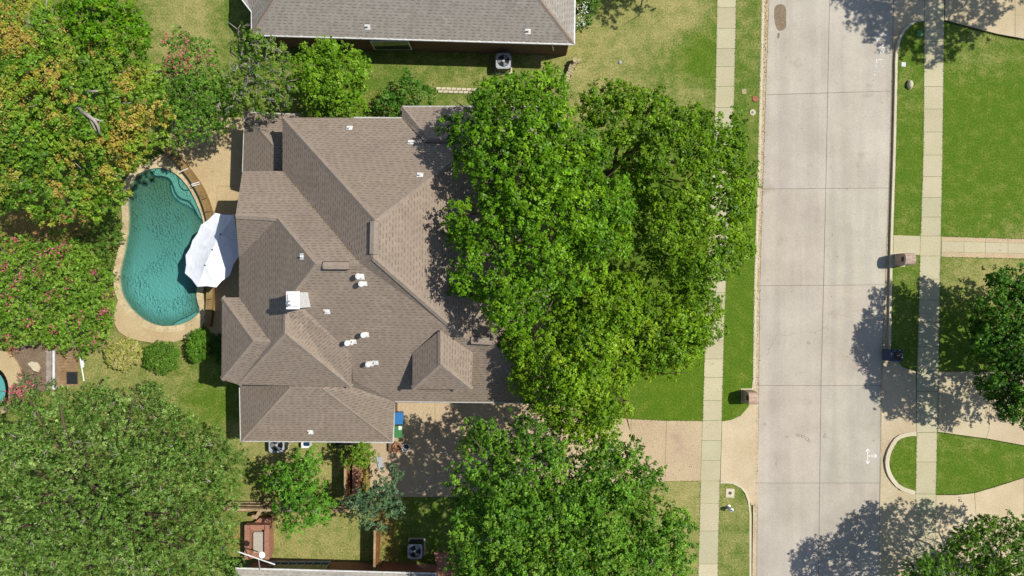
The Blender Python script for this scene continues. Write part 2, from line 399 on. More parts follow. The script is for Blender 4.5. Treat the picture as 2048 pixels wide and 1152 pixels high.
def copy_tree(o, parent=None):
    c = o.copy(); COL.objects.link(c)
    if parent: c.parent = parent
    for ch in o.children: copy_tree(ch, c)
    return c

# ------------------------------------------------------------------ ground, street, walks
LC = [(-400, 1534), (0, 1524), (300, 1517), (560, 1509), (780, 1506), (1600, 1496)]      # left curb, lawn side
LG = [(-400, 1548), (0, 1538), (300, 1527), (640, 1518), (860, 1517), (1152, 1513), (1600, 1507)]  # left gutter / slab joint
RC = [(-400, 1805), (120, 1791), (300, 1787), (470, 1781.5), (690, 1777.5), (1600, 1762)]  # right curb, street side
MJ = [(-400, 1668), (0, 1659), (460, 1650), (768, 1642), (1152, 1637), (1600, 1630)]
RJ = [(-400, 1797), (120, 1784), (300, 1780), (470, 1775), (740, 1762), (1152, 1758), (1600, 1752)]
SL0 = [(-400, 1441), (0, 1434), (215, 1430), (640, 1411), (840, 1405), (962, 1401), (1152, 1396), (1600, 1386)]
SL1 = [(-400, 1481), (0, 1473), (215, 1468), (640, 1449), (840, 1444), (962, 1440), (1152, 1436), (1600, 1426)]
SR0 = [(-400, 1856), (0, 1849), (300, 1846.5), (470, 1841), (740, 1834), (865, 1833), (988, 1831), (1152, 1829), (1600, 1823)]
SR1 = [(-400, 1897), (0, 1889), (300, 1885.5), (470, 1882), (740, 1877), (865, 1875), (988, 1872), (1152, 1871), (1600, 1865)]

b = MB(); b.poly([(-400, -400, -0.2), (400, -400, -0.2), (400, 400, -0.2), (-400, 400, -0.2)])
g = struct(b.build('ground', M['base']))
ZR = -0.15
b = MB(); b.prism([P(interp(LC, -380)+2, -380, ZR-.02), P(1799, -380, ZR-.02), P(1768, 1580, ZR-.02), P(1500, 1580, ZR-.02)], 0.02)
struct(b.build('street_joint', M['joint']))
ys = [-380, -205, -10, 186, 377, 570.5, 771, 966, 1160, 1355, 1560]
polys = []
for k in range(len(ys)-1):
    y0, y1 = ys[k], ys[k+1]
    sl = -10 if k in (1, 2, 3) else (-6 if k == 4 else 0)     # joints tilt a little
    def yy(y, x, k=k): return y - ((x-1650)*0.03 if y in (186,) else (x-1650)*0.008 if y in (377, 570.5) else 0)
    for A, B in ((LG, MJ), (MJ, RJ)):
        polys.append([P(interp(A, y0), yy(y0, interp(A, y0)), ZR), P(interp(B, y0), yy(y0, interp(B, y0)), ZR), P(interp(B, y1), yy(y1, interp(B, y1)), ZR), P(interp(A, y1), yy(y1, interp(A, y1)), ZR)])
struct(slabs(polys, 0.015, 0.014).build('street', M['road'], tint=0.03))
gp = []
for k in range(len(ys)-1):
    y0, y1 = ys[k], ys[k+1]
    gp.append([P(interp(LC, y0)+3, y0, ZR+.01), P(interp(LG, y0), y0, ZR), P(interp(LG, y1), y1, ZR), P(interp(LC, y1)+3, y1, ZR+.01)])
    gp.append([P(interp(RJ, y0), y0, ZR), P(interp(RC, y0)+2, y0, ZR+.01), P(interp(RC, y1)+2, y1, ZR+.01), P(interp(RJ, y1), y1, ZR)])
struct(slabs(gp, 0.02, 0.006).build('street_gutter', M['gutter']))

def ribbon(path, w, z, th, closed=False):
    """path px points (x, y); strip of width w px to the right-hand side of travel"""
    m = MB(); pts = [Vector((p[0], p[1])) for p in path]; n = len(pts); off = []
    for i in range(n):
        a = pts[i-1] if (i > 0 or closed) else pts[0]; c = pts[(i+1) % n] if (i < n-1 or closed) else pts[-1]
        d = (c-a).normalized(); off.append(pts[i]+Vector((-d.y, d.x))*w)
    for i in range(n if closed else n-1):
        j = (i+1) % n
        zz = z if not callable(z) else None
        q = [(pts[i]), (pts[j]), off[j], off[i]]
        bb = len(m.f); m.prism([P(p.x, p.y, z) for p in q], th); m.tints.append(len(m.f)-bb)
    return m
cu = MB()
pathL = [(interp(LC, y)+4.5, y) for y in range(-380, 790, 60)] + [(1506.5, 800)]
for path in (pathL,):
    r = ribbon(path, 5, 0.012, 0.22); cu.f += [[i+len(cu.v) for i in f] for f in r.f]; cu.v += r.v
def addcurb(path, w):
    r = ribbon(path, w, 0.012, 0.22); cu.f += [[i+len(cu.v) for i in f] for f in r.f]; cu.v += r.v
# right-hand side of travel in pixel space (y down): direction d -> (-d.y, d.x)
addcurb([(1441, 963), (1452, 962.5), (1467, 964), (1483, 972), (1494, 985), (1500, 1003), (1503, 1030), (1503, 1152), (1500, 1580)], 4)
TR = [(1848, 37), (1834, 38), (1820, 46), (1806, 60), (1796, 80), (1791.5, 105), (1790.5, 125)]
addcurb([(x, y) for x, y in reversed(TR+[(interp(RC, y), y) for y in range(150, 711, 40)]+[(1777.5, 712)])], 5)
ISL = [(1833, 864), (1819, 864), (1794, 871), (1778, 894), (1770.5, 919), (1772, 940), (1779.5, 958), (1797, 979.5), (1829.5, 990)]
addcurb(list(reversed(smoothpoly(ISL, 1, False))), 8)
struct(cu.build('curb', M['curb'], bevel=0.0))

# ---- lawns, cut into small faces that carry a cover attribute (dryness, bare soil, lushness)
DRY = [(1340, 20, 50, .85), (1250, 100, 70, .72), (1180, 190, 50, .85), (1120, 110, 60, .85), (1380, 185, 25, .6), (1400, 110, 40, .08), (1300, 130, 30, .3), (1290, 40, 25, .5),
       (860, 150, 60, .55), (960, 190, 60, .75), (780, 130, 50, .35), (1000, 160, 40, .7), (370, 60, 90, .58), (455, 30, 30, .2), (455, 100, 40, .35),
       (1340, 800, 70, .0), (1275, 800, 28, .42), (1390, 700, 60, .0), (1400, 825, 14, .3), (1480, 500, 120, .05), (1495, 60, 40, .45), (1490, 180, 40, .3), (1480, 250, 40, .25), (1490, 650, 80, .08),
       (1470, 1060, 90, .5), (1375, 1000, 60, .95), (1372, 1120, 40, .7), (1385, 1040, 12, .2), (1465, 985, 18, .4), (1485, 1010, 14, .55),
       (1945, 250, 150, .12), (1940, 110, 40, .5), (1980, 90, 50, .5), (1820, 200, 40, .4), (1820, 330, 60, .12), (1815, 440, 40, .25), (1960, 440, 60, .2),
       (1930, 560, 60, .75), (2020, 540, 60, .75), (1925, 610, 25, .1), (1850, 560, 60, .25), (1810, 545, 12, .55), (1900, 680, 60, .1), (1805, 925, 30, .15), (1960, 930, 80, .15), (1945, 890, 20, .55),
       (300, 770, 110, .55), (410, 800, 40, .05), (440, 690, 40, .2), (200, 720, 50, .65), (620, 1080, 80, .72), (505, 950, 35, .35), (510, 1005, 20, .8), (640, 930, 30, .8), (540, 890, 40, .85), (490, 870, 20, .9),
       (860, 1050, 70, .25), (780, 1090, 30, .5), (920, 260, 200, .2), (1150, 650, 250, .05), (1290, 300, 30, .15)]
SOIL = [(790, 915, 40, .9), (765, 1040, 30, .8), (775, 1100, 30, .7), (560, 905, 40, .45), (530, 920, 20, .6), (1105, 95, 16, .8), (870, 200, 30, .35), (760, 210, 40, .6), (60, 710, 60, .8), (140, 480, 90, .8), (40, 430, 90, .8), (230, 700, 22, .5),
        (350, 200, 60, .3), (515, 1045, 20, .9), (480, 1080, 30, .8), (740, 950, 40, .8), (460, 740, 16, .2), (980, 185, 20, .3)]
LUSH = [(1400, 110, 50, .7), (1340, 780, 110, 1), (1480, 600, 160, .8), (1480, 800, 60, .9), (1950, 300, 170, .95), (1810, 350, 80, .5), (1810, 920, 40, .9), (1950, 930, 120, .8), (420, 800, 50, .6), (1925, 615, 30, .8)]
def field(lst, x, y, base, bw=0.15):
    sw = bw; sv = bw*base
    for px, py, r, v in lst:
        d2 = ((x-px)**2+(y-py)**2)/(r*r)
        if d2 < 9:
            w = math.exp(-d2); sw += w; sv += w*v
    return sv/sw
def lawn(name, outer, holes=(), z=0.0, th=0.2, step=0.75):
    bm = bmesh.new(); edges = []
    for loop in [outer]+list(holes):
        vs = [bm.verts.new(P(x, y, z)) for x, y in loop]
        for i in range(len(vs)): edges.append(bm.edges.new((vs[i], vs[(i+1) % len(vs)])))
    rim = [(e.verts[0].co.copy(), e.verts[1].co.copy()) for e in edges]
    bmesh.ops.triangle_fill(bm, edges=edges, use_beauty=True, use_dissolve=False, normal=(0, 0, 1))
    for ax, lo, hi in ((0, -36, 36), (1, -21, 21)):
        t = lo
        while t <= hi:
            no = Vector((1, 0, 0)) if ax == 0 else Vector((0, 1, 0)); co = no*t
            bmesh.ops.bisect_plane(bm, geom=bm.verts[:]+bm.edges[:]+bm.faces[:], plane_co=co, plane_no=no, dist=0.0005); t += step
    for a, c in rim:
        vs = [bm.verts.new(a), bm.verts.new(c), bm.verts.new(c-Vector((0, 0, th))), bm.verts.new(a-Vector((0, 0, th)))]; bm.faces.new(vs)
    for f in bm.faces:
        if f.normal.z < -0.5: f.normal_flip()
    me = bpy.data.meshes.new(name); bm.to_mesh(me); bm.free()
    at = me.attributes.new('cover', 'FLOAT_COLOR', 'POINT'); arr = np.zeros((len(me.vertices), 4))
    for i, v in enumerate(me.vertices):
        x = v.co.x*F/H+1024; y = 576-v.co.y*F/H
        dr = field(DRY, x, y, .35)
        if 265 < x < 450 and y < 120: dr += 0.16*math.sin((x)/21*6.28)
        arr[i] = (dr, field(SOIL, x, y, 0, .4), field(LUSH, x, y, .15), 1)
    at.data.foreach_set('color', arr.ravel())
    me.materials.append(M['grass']); o = bpy.data.objects.new(name, me); COL.objects.link(o); return struct(o)

POOL = [(300, 338), (319, 335), (337, 339), (358, 352), (377, 375), (389, 397), (401, 425), (407, 445), (408, 475), (405, 520), (397, 558), (392, 588), (395, 605), (400, 620), (396, 628), (382, 640), (361, 649), (340, 652), (319, 652), (295, 644), (274, 630), (257, 612), (245, 592), (240, 571), (238, 550), (243, 526), (250, 494), (255, 467), (257, 439), (256, 418), (255, 397), (257, 376), (267, 356), (283, 343)]
POOLS = smoothpoly(POOL, 1)
west = [(-900, -900), (1543, -900)] + [(interp(LC, y), y) for y in (-400, 0, 300, 560, 780)] + [(1504, 800), (1496, 815), (1480.6, 832), (1462, 840), (1445.5, 842.5), (1440, 963), (1460, 963.5), (1478, 972), (1490, 990), (1497, 1015), (1499, 1040), (1499, 1152), (1496, 1600), (1496, 1900), (-900, 1900)]
lawn('west_lawn', west, [POOL])
lawn('east_lawn', [(1848, 42), (1834, 43), (1822, 50), (1810, 64), (1801, 82), (1796.5, 105), (1795.5, 125), (1791, 300), (1786.5, 470), (1783, 690), (1784, 713), (1793, 718), (1805, 733), (1832, 742), (1877, 742), (3400, 742), (3400, 260), (2048, 82), (1995, 72), (1932, 55), (1890, 44)])
isl = [(1833, 866), (1808, 872), (1787, 894), (1779.5, 919), (1783, 947), (1797, 969), (1812, 979), (1829, 986), (1872, 989), (1912, 989), (1949, 985), (1997.5, 970.6), (2048, 954.5), (3000, 500), (3000, 900), (2048, 892), (1972, 878), (1926, 872), (1876, 865)]
isl[13] = (2500, 900); isl[14] = (2500, 930)
lawn('island_lawn', isl)

# ---- sidewalks
jl = [-380, -330, -280, -230, -180, -130, -85, -40, 15, 57, 97, 133, 173, 215, 255, 296, 337, 378, 420, 461, 502, 544, 585, 620, 662, 680, 718, 755, 801, 841, 881, 921, 962, 1007, 1062, 1128, 1190, 1240, 1300, 1360, 1420, 1500, 1580]
pl = [[P(interp(SL0, a), a, .008), P(interp(SL1, a), a, .008), P(interp(SL1, c), c, .008), P(interp(SL0, c), c, .008)] for a, c in zip(jl, jl[1:])]
struct(slabs(pl, 0.12, 0.012).build('west_sidewalk', M['walk'], tint=0.09))
jr = [-380, -330, -280, -230, -180, -130, -85, -40, 0, 40, 83, 125, 173, 218, 264, 310, 353, 395, 434, 472, 512, 558, 600, 644, 693, 742, 783, 824, 865, 924, 988, 1029, 1080, 1130, 1180, 1240, 1300, 1360, 1420, 1500, 1580]
pl = [[P(interp(SR0, a), a, .008), P(interp(SR1, a), a, .008), P(interp(SR1, c), c, .008), P(interp(SR0, c), c, .008)] for a, c in zip(jr, jr[1:])]
struct(slabs(pl, 0.12, 0.012).build('east_sidewalk', M['walk'], tint=0.05))
# front walk east: concrete slabs between aggregate borders
pl = [[P(1787, 470, .01), P(1841, 472, .01), P(1840, 510, .01), P(1786.5, 508, .01)]]
xs = [1883, 1928, 1971, 2016, 2060, 2105, 2150, 2195]
pl += [[P(a, 482+(a-1883)*.03, .01), P(c, 482+(c-1883)*.03, .01), P(c, 504+(c-1883)*.02, .01), P(a, 504+(a-1883)*.02, .01)] for a, c in zip(xs, xs[1:])]
struct(slabs(pl, 0.12, 0.01).build('front_walk', M['walk'], tint=0.03))
pl = [[P(a, 473+(a-1883)*.03, .009), P(c, 473+(c-1883)*.03, .009), P(c, 482+(c-1883)*.03, .009), P(a, 482+(a-1883)*.03, .009)] for a, c in zip(xs, xs[1:])]
pl += [[P(a, 504+(a-1883)*.02, .009), P(c, 504+(c-1883)*.02, .009), P(c, 514+(c-1883)*.02, .009), P(a, 514+(a-1883)*.02, .009)] for a, c in zip(xs, xs[1:])]
struct(slabs(pl, 0.12, 0.006).build('front_walk_border', M['drive'], tint=0.04))
# driveways
D = lambda *q: [P(x, y, .006) for x, y in q]
struct(slabs([D((740, 890), (765, 795), (870, 796), (870, 994), (740, 994)), D((870, 796), (1010, 800), (1010, 994), (870, 994)), D((1010, 800), (1130, 812), (1130, 978), (1010, 994)),
              D((1130, 812), (1200, 830), (1262, 838), (1262, 965), (1130, 978)), D((1262, 838), (1333, 841), (1330, 963), (1262, 965)), D((1333, 841), (1405, 841.5), (1401, 962), (1330, 963))], 0.1, 0.012).build('driveway', M['drive'], tint=0.05))
def apron(pts, x0, x1, name):
    """falls from the walk (x0) to the gutter (x1)"""
    q = []
    for x, y in pts:
        t = min(1, max(0, (x-x0)/(x1-x0))); q.append(P(x, y, .006 - t*0.145))
    m = MB(); m.prism(q, 0.1); m.tints = [len(m.f)]; return struct(m.build(name, M['apron'], tint=0.01))
apron([(1444.5, 843), (1462, 840), (1480.6, 832), (1496, 815), (1504, 800), (1508, 790), (1517, 790), (1516, 1010), (1503, 1010), (1500, 1003), (1494, 985), (1483, 972), (1467, 964), (1452, 962.5), (1441, 962)], 1444, 1516, 'driveway_apron')
apron([(1832, 743), (1805, 734), (1793, 719), (1784, 714), (1777, 712), (1766, 712), (1762, 900), (1770, 925), (1771, 915), (1778, 894), (1794, 872), (1819, 865), (1832.5, 865)], 1832, 1764, 'driveway_apron')
apron([(1831, 989), (1829.5, 990), (1797, 980), (1779.5, 959), (1772, 940), (1762, 915), (1757, 1150), (1754, 1400), (1826, 1400)], 1830, 1760, 'driveway_apron')
apron([(1848, 37), (1834, 38), (1820, 46), (1806, 60), (1796, 80), (1791, 105), (1786, 105), (1794, -260), (1853, -260)], 1848, 1790, 'driveway_apron')
struct(slabs([D((1890, 40), (1930, 51), (1996, 68), (2030, 74), (2030, -100), (1891, -100)), D((2030, 74), (2100, 88), (3000, 230), (3000, -100), (2030, -100)), D((1891, -100), (3000, -100), (3000, -300), (1893, -300)),
              D((1877, 743), (1980, 743), (1978, 862), (1972, 877), (1926, 871), (1876, 864)), D((1980, 743), (2300, 743), (2300, 915), (2048, 891), (1972, 877), (1978, 862)), D((2300, 743), (3000, 743), (3000, 960), (2300, 915)),
              D((1872, 990), (1912, 990), (1949, 986), (1962, 1160), (1871, 1160)), D((1949, 986), (1997.5, 971.6), (2048, 955.5), (2048, 1160), (1962, 1160)), D((2048, 955.5), (2500, 905), (2500, 1160), (2048, 1160)), D((1871, 1160), (2500, 1160), (2500, 1400), (1868, 1400))], 0.1, 0.012).build('neighbour_driveway', M['apron'], tint=0.04))

# ---- pool, coping, deck
ZC = 0.22
rib = ribbon(list(POOLS), -13, ZC, 0.3, closed=True)
struct(rib.build('pool_coping', M['coping'], tint=0.09))
rib = ribbon(list(POOLS), -26, ZC-0.25, 0.3, closed=True)
struct(rib.build('pool_surround', M['stone']))
b = MB()
n = len(POOLS)
pw = [P(x, y, 0.2) for x, y in POOLS]; sc = [Vector(((x-325)*.96+325, (y-500)*.97+500, 0)) for x, y in POOLS]
fl = []
for (x, y), q in zip(POOLS, sc):
    dep = -1.0 - 0.9*min(1, max(0, (y-380)/200)); fl.append(P(q.x, q.y, dep))
for i in range(n):
    j = (i+1) % n; b.poly([pw[i], pw[j], fl[j], fl[i]])
b.poly(fl)
pool = thing('swimming_pool', 'free form teal swimming pool with curved entry steps, beside the white umbrella', 'swimming pool', P(325, 500, 0))
b.build('basin', M['plaster'], pool)
b = MB(); 
bmw = bmesh.new(); rimv = [bmw.verts.new(P(x, y, 0.08)) for x, y in POOLS]; face = bmw.faces.new(rimv)
bmesh.ops.triangulate(bmw, faces=[face])
for ax, lo, hi in ((0, -27, -18), (1, -4, 9)):
    t_ = lo
    while t_ < hi:
        no = Vector((1, 0, 0)) if ax == 0 else Vector((0, 1, 0))
        bmesh.ops.bisect_plane(bmw, geom=bmw.verts[:]+bmw.edges[:]+bmw.faces[:], plane_co=no*t_, plane_no=no, dist=0.0005); t_ += .45
for f_ in bmw.faces:
    if f_.normal.z < 0: f_.normal_flip()
for v_ in bmw.verts: v_.co -= wloc(pool)
mew = bpy.data.meshes.new('pool_water'); bmw.to_mesh(mew); bmw.free(); mew.materials.append(M['water'])
pwo = bpy.data.objects.new('pool_water', mew); COL.objects.link(pwo); pwo.parent = pool
def depth_of(c):
    x = 1024+c.x*F/(H-c.z); y = 576-c.y*F/(H-c.z); return .15+.62*min(1, max(0, (y-345)/230))*min(1, max(.25, edge_dist((x, y), POOLS)/26))
set_depth(pwo, depth_of)
st1 = [(300, 338), (319, 335), (337, 339), (358, 352), (377, 375), (389, 397), (401, 425), (407, 445), (398, 436), (390, 420), (384, 409), (377, 401), (366, 399), (356, 393), (350, 384), (347, 373), (342, 361), (335, 355), (322, 352), (309, 352), (303, 345)]
st2 = [(342, 357), (350, 362), (370, 396), (386, 404), (396, 430), (386, 421), (372, 412), (361, 408), (350, 397), (345, 386), (341, 370)]
b = MB(); b.prism([P(x, y, 0.03) for x, y in st1], 0.2); b.build('pool_step', M['steptile'], pool)
b = MB(); b.prism([P(x, y, -0.12) for x, y in st2], 0.3); b.build('pool_step', M['steptile'], pool)
b = MB(); b.prism([P(x, y, 0.03) for x, y in [(345, 651), (361, 649), (382, 640), (397, 627), (390, 624), (375, 634), (355, 643)]], 0.3); b.build('pool_bench', M['steptile'], pool)
b = MB(); b.tube([P(x, y, 0.09) for x, y in smoothpoly([(303, 345), (309, 352), (322, 352), (335, 355), (342, 361), (347, 373), (350, 384), (356, 393), (366, 399), (377, 401), (384, 409), (390, 420), (398, 436), (405, 441)], 2, False)], 0.035, 6); b.build('step_edge_tile', M['darktile'], pool)
b = MB(); b.tube([P(x, y, 0.085) for x, y in smoothpoly([(341, 364), (341, 376), (345, 389), (352, 399), (363, 407), (375, 411), (386, 420), (395, 430)], 2, False)], 0.03, 6); b.build('step_edge_tile', M['darktile'], pool)
b = MB(); b.tube([P(x, y, 0.085) for x, y in smoothpoly([(358, 354), (357, 364), (360, 374), (368, 381), (377, 380)], 2, False)], 0.03, 6); b.build('step_edge_tile', M['darktile'], pool)
b = MB(); b.tube([P(x, y, 0.085) for x, y in smoothpoly([(345, 649), (357, 641), (376, 633), (391, 624)], 2, False)], 0.025, 6); b.build('step_edge_tile', M['darktile'], pool)
b = MB()
for i in range(n):
    j = (i+1) % n; a, c = POOLS[i], POOLS[j]; b.poly([P(a[0], a[1], 0.2), P(c[0], c[1], 0.2), P((c[0]-325)*.99+325, (c[1]-500)*.993+500, 0.0), P((a[0]-325)*.99+325, (a[1]-500)*.993+500, 0.0)])
b.build('waterline_tile', M['darktile'], pool)
# patio between pool and house, with sawn joints
ring = lambda pts, z: [P(x, y, z) for x, y in pts]
pat = [ring([(404, 640), (420, 600), (424, 560), (434, 470), (434, 402), (520, 402), (520, 690), (440, 690)], .15), ring([(434, 372), (520, 372), (520, 402), (434, 402)], .15), ring([(355, 297), (390, 235), (520, 235), (520, 372), (434, 372), (434, 402), (432, 470), (418, 470), (412, 425), (398, 385), (376, 345), (352, 318)], .15),
       ring([(325, 300), (350, 240), (390, 235), (355, 297), (352, 318)], .15)]
struct(slabs(pat, 0.15, 0.008).build('patio', M['patio']))
cres = [(228, 625), (229, 648), (238, 664), (255, 675), (280, 682), (310, 686), (345, 685), (375, 676), (400, 660), (410, 640), (402, 628), (386, 645), (362, 656), (335, 661), (306, 658), (280, 646), (258, 626), (247, 606), (236, 600)]
cl = []
outer = cres[:10]; inner = list(reversed(cres[10:]))
inner = smoothpoly(inner, 0)
for i in range(len(outer)-1):
    ia = inner[min(i, len(inner)-1)]; ib = inner[min(i+1, len(inner)-1)]
    cl.append(ring([outer[i], outer[i+1], ib, ia], ZC-.012))
struct(slabs(cl, 0.3, 0.0).build('pool_deck', M['patio']))
struct(slabs([ring([(262, 356), (300, 320), (340, 300), (352, 306), (372, 328), (395, 362), (406, 395), (414, 430), (416, 470), (409, 470), (404, 425), (392, 394), (379, 371), (360, 348), (338, 333), (319, 329), (298, 332), (280, 338), (264, 352)], ZC-.008)], 0.2, 0.0).build('pool_deck', M['patio']))
# raised curved stone wall along the pool
wallpath = [(318, 296), (334, 306), (350, 322), (366, 341), (382, 362), (396, 386), (405, 408), (412, 432), (417, 460), (419, 500), (418, 540), (414, 570), (412, 600), (411, 630), (408, 652)]
wp = smoothpoly(wallpath, 1, False)
rw = thing('raised_pool_wall', 'curved tan stone raised wall between the pool and the patio', 'wall', P(400, 480, 0))
r = ribbon(wp, -11, 0.62, 0.62); r.build('wall', M['tilewall'], rw)
r = ribbon([(x-.5, y+.5) for x, y in wp], -12.5, 0.68, 0.06); r.build('cap_stone', M['tilewall'], rw, tint=0.1)
for (x0, y0, x1, y1) in ((361, 343, 376, 337), (383, 369, 399, 364), (384, 372, 400, 368)):
    b = MB(); a = P(x0, y0, .72); c = P(x1, y1, .72); b.tube([a, c], 0.035, 6); b.build('scupper', M['white'], rw)
for (x0, y0, x1, y1) in ((333, 318, 346, 308), (403, 400, 413, 396), (409, 425, 421, 423), (412, 600, 423, 598), (412, 560, 426, 558)):
    b = MB(); a = P(x0, y0, .70); c = P(x1, y1, .70); b.tube([a, c], 0.022, 6); b.build('wall_joint', M['darkmetal'], rw)

# ---- marks on the street: paint arrows, sprayed letters, damp patch, tar
mk = MB(); zz = ZR+.004
def stroke(pts, w=1.1, z=zz):
    for a, c in zip(pts, pts[1:]):
        A, B = Vector(a), Vector(c); d = (B-A).normalized(); nn = Vector((-d.y, d.x))*w/2; A = A-d*w*.3; B = B+d*w*.3
        mk.prism([P(*(A+nn), z), P(*(B+nn), z), P(*(B-nn), z), P(*(A-nn), z)], 0.003)
stroke([(1735.5, 899), (1735.5, 926)]); stroke([(1736, 912), (1753, 912)]); stroke([(1732, 903), (1735.5, 897), (1739, 903)], 1.3); stroke([(1732, 922), (1735.5, 928), (1739, 922)], 1.3); stroke([(1749, 908.5), (1754.5, 912), (1749, 915.5)], 1.3)
def arc(cx, cy, r, a0, a1, ry=None): return [(cx+r*math.cos(math.radians(a0+(a1-a0)*t/10)), cy+(ry or r)*math.sin(math.radians(a0+(a1-a0)*t/10))) for t in range(11)]
stroke(arc(1752.7, 132.5, 2.9, 0, 360)); stroke(arc(1753, 143.5, 4.3, 180, 360, 4.5)); stroke([(1748.7, 148.2), (1749.2, 148.8)], 1.6)
stroke([(1753.5, 118.5), (1753.8, 126.5)]); stroke([(1757, 119.3), (1764.5, 119.5)], .9); stroke(arc(1764, 129, 3.5, 200, 400), .8)
stroke([(1756, 106), (1755.5, 100.5), (1767, 100.5), (1766.5, 105)]); stroke([(1761, 101), (1761, 106.5)]); stroke([(1757.5, 90), (1768, 96)], .9); stroke([(1758, 96), (1767, 89.5)], .9)
stroke([(1750, 77.5), (1758, 77.5)]); stroke([(1754.5, 78), (1754.5, 84)]); stroke(arc(1756, 71, 4, 60, 300)); stroke([(1757, 70), (1764, 70)], .9); stroke([(1774, 70.5), (1765.5, 66.5), (1765.5, 73), (1774, 69)], .9)
struct(mk.build('road_marking', M['paint']))
dm = MB(); dm.prism([P(x, y, zz-.001) for x, y in smoothpoly([(1549, 14), (1556, 8), (1568, 9), (1573, 18), (1572, 40), (1573, 52), (1570, 58), (1560, 63), (1553, 58), (1549, 42), (1548, 28)], 2)], 0.002)
dm.prism([P(x, y, zz-.001) for x, y in smoothpoly([(1555, 66), (1560, 65), (1559, 76), (1554, 78)], 2)], 0.002)
struct(dm.build('damp_patch', M['stain']))
tm = MB()
for cx, cy, r in ((1529, 848, 3), (1574, 873, 2), (1595, 870, 3), (1600, 871, 3), (1606, 873, 3), (1614, 878, 3.5), (1618, 882, 2.5), (1649, 873, 2.5), (1617, 686, 2.5), (1650, 868, 1)):
    pts = arc(cx, cy, r, 0, 400, r*.8)
    for a, c in zip(pts, pts[1:]):
        A, B = Vector(a), Vector(c); d = (B-A).normalized(); nn = Vector((-d.y, d.x))*.35
        tm.prism([P(*(A+nn), zz), P(*(B+nn), zz), P(*(B-nn), zz), P(*(A-nn), zz)], 0.003)
struct(tm.build('tar_mark', M['joint']))

# ------------------------------------------------------------------ houses
ALLROOF = []
def roof(parent, faces, mat, caps=(), eaves=(), th=0.16, name='roof', gut='gutterwhite'):
    m = MB()
    for f in faces: m.prism([P(*q) for q in f], th)
    r = m.build(name, mat, parent, uv=True)
    bv = MB()
    for f in faces: bv.poly([P(*q) for q in f])
    ALLROOF.append(BVHTree.FromPolygons([tuple(v) for v in bv.v], bv.f))
    for a, c in caps:
        A, B = P(*a), P(*c); d = (B-A); s = Vector((d.y, -d.x, 0)).normalized()*0.17; up = Vector((0, 0, 0.035)); dn = Vector((0, 0, -0.078))
        cm = MB(); cm.poly([A+up, B+up, B+s+dn, A+s+dn]); cm.poly([B+up, A+up, A-s+dn, B-s+dn])
        L = d.length; k = max(2, int(L/0.3))
        cm.build('ridge_cap', M['cap'], r)
    for e in eaves:
        gm = MB()
        for a, c in zip(e, e[1:]):
            A, B = P(*a), P(*c); d = (B-A).normalized(); s = Vector((d.y, -d.x, 0))*0.05
            gm.tube([A+Vector((0, 0, -.04)), B+Vector((0, 0, -.04))], 0.055, 6)
        gm.build('gutter', M[gut], r)
    return r
def walls(parent, fps, mat, name='wall'):
    m = MB()
    for fp, z, zz0 in fps:
        m.prism([Vector((P(x, y, z0).x, P(x, y, z0).y, z)) for x, y, z0 in fp], z-zz0)
    return m.build(name, mat, parent, uv=True)

SP = lambda px, py: (px, py, (10.3-.72*(1.54-0) - .72*((py-576)/F)*H)/(1-.72*(py-576)/F))   # south slope
R0 = (750, 440, 10.3); R1 = (747, 515, 10.3); V1 = (719, 526, 9.78)
house = thing('brick_house', 'large two storey brick house with brown shingled hip roof beside the pool', 'house', P(700, 560, 0))
s710 = SP(704, 710); s628 = SP(607, 628); s592 = SP(582, 592); s760 = SP(705, 760); eS = SP(790, 803); eS2 = SP(1098, 806); e676 = SP(929, 676)
A631 = (631, 528, 9.8); G0 = (555, 436, 8.02); GA = (471, 431, 8.0); WZ = lambda px: (16.864-.7*45*(1024-px)/F)/(1-.7*(1024-px)/F); s592 = (582, 592, WZ(582)); c625 = (571, 625, WZ(571)); c666 = (570, 666, WZ(570)); c684 = (541, 684, WZ(541)); c682 = (507, 682, 7.62); c774 = (702, 774, 5.5); c769 = (476, 769, 6.0)
faces = [
 [(565, 235, 6), (565, 342, 6), V1, R1, R0],
 [(565, 235, 6), (804, 236, 6), (1017, 238, 6), (860, 356, 8.4), R0],
 [R0, (860, 356, 8.4), (1017, 238, 6.0), (1098, 238, 4.2), (1098, 560, 4.2), e676, R1],
 [e676, (1098, 560, 4.2), (985, 683, 7.25)], [(985, 683, 7.25), (1098, 560, 4.2), eS2],
 [R1, e676, (985, 683, 7.25), eS2, eS, s760, s710, s628, c625, s592, A631, V1],
 [(485, 342, 6), (565, 342, 6), V1, A631, G0, GA],
 [GA, G0, (478, 516, 6)],
 [G0, A631, s592, c625, c666, c769, c684, (478, 595, 6), (478, 516, 6)],
 [(444, 595, 6), (478, 595, 6), c684, c682], [(444, 595, 6), c682, (443, 759, 6)], [c682, c684, c769, (443, 759, 6)],
 [c666, c769, c774], [c625, s628, s710, c774, c666],
 [(804, 213, 6), (1075, 213, 6), (1020, 277, 7.2), (857, 277, 7.2)], [(804, 213, 6), (857, 277, 7.2), (850, 284, 7.15), (804, 236, 6.02)],
 [(857, 277, 7.2), (1020, 277, 7.2), (1020, 290, 7.0), (850, 284, 7.1)], [(1075, 213, 6), (1075, 300, 6), (1020, 290, 7.0), (1020, 277, 7.2)],
]
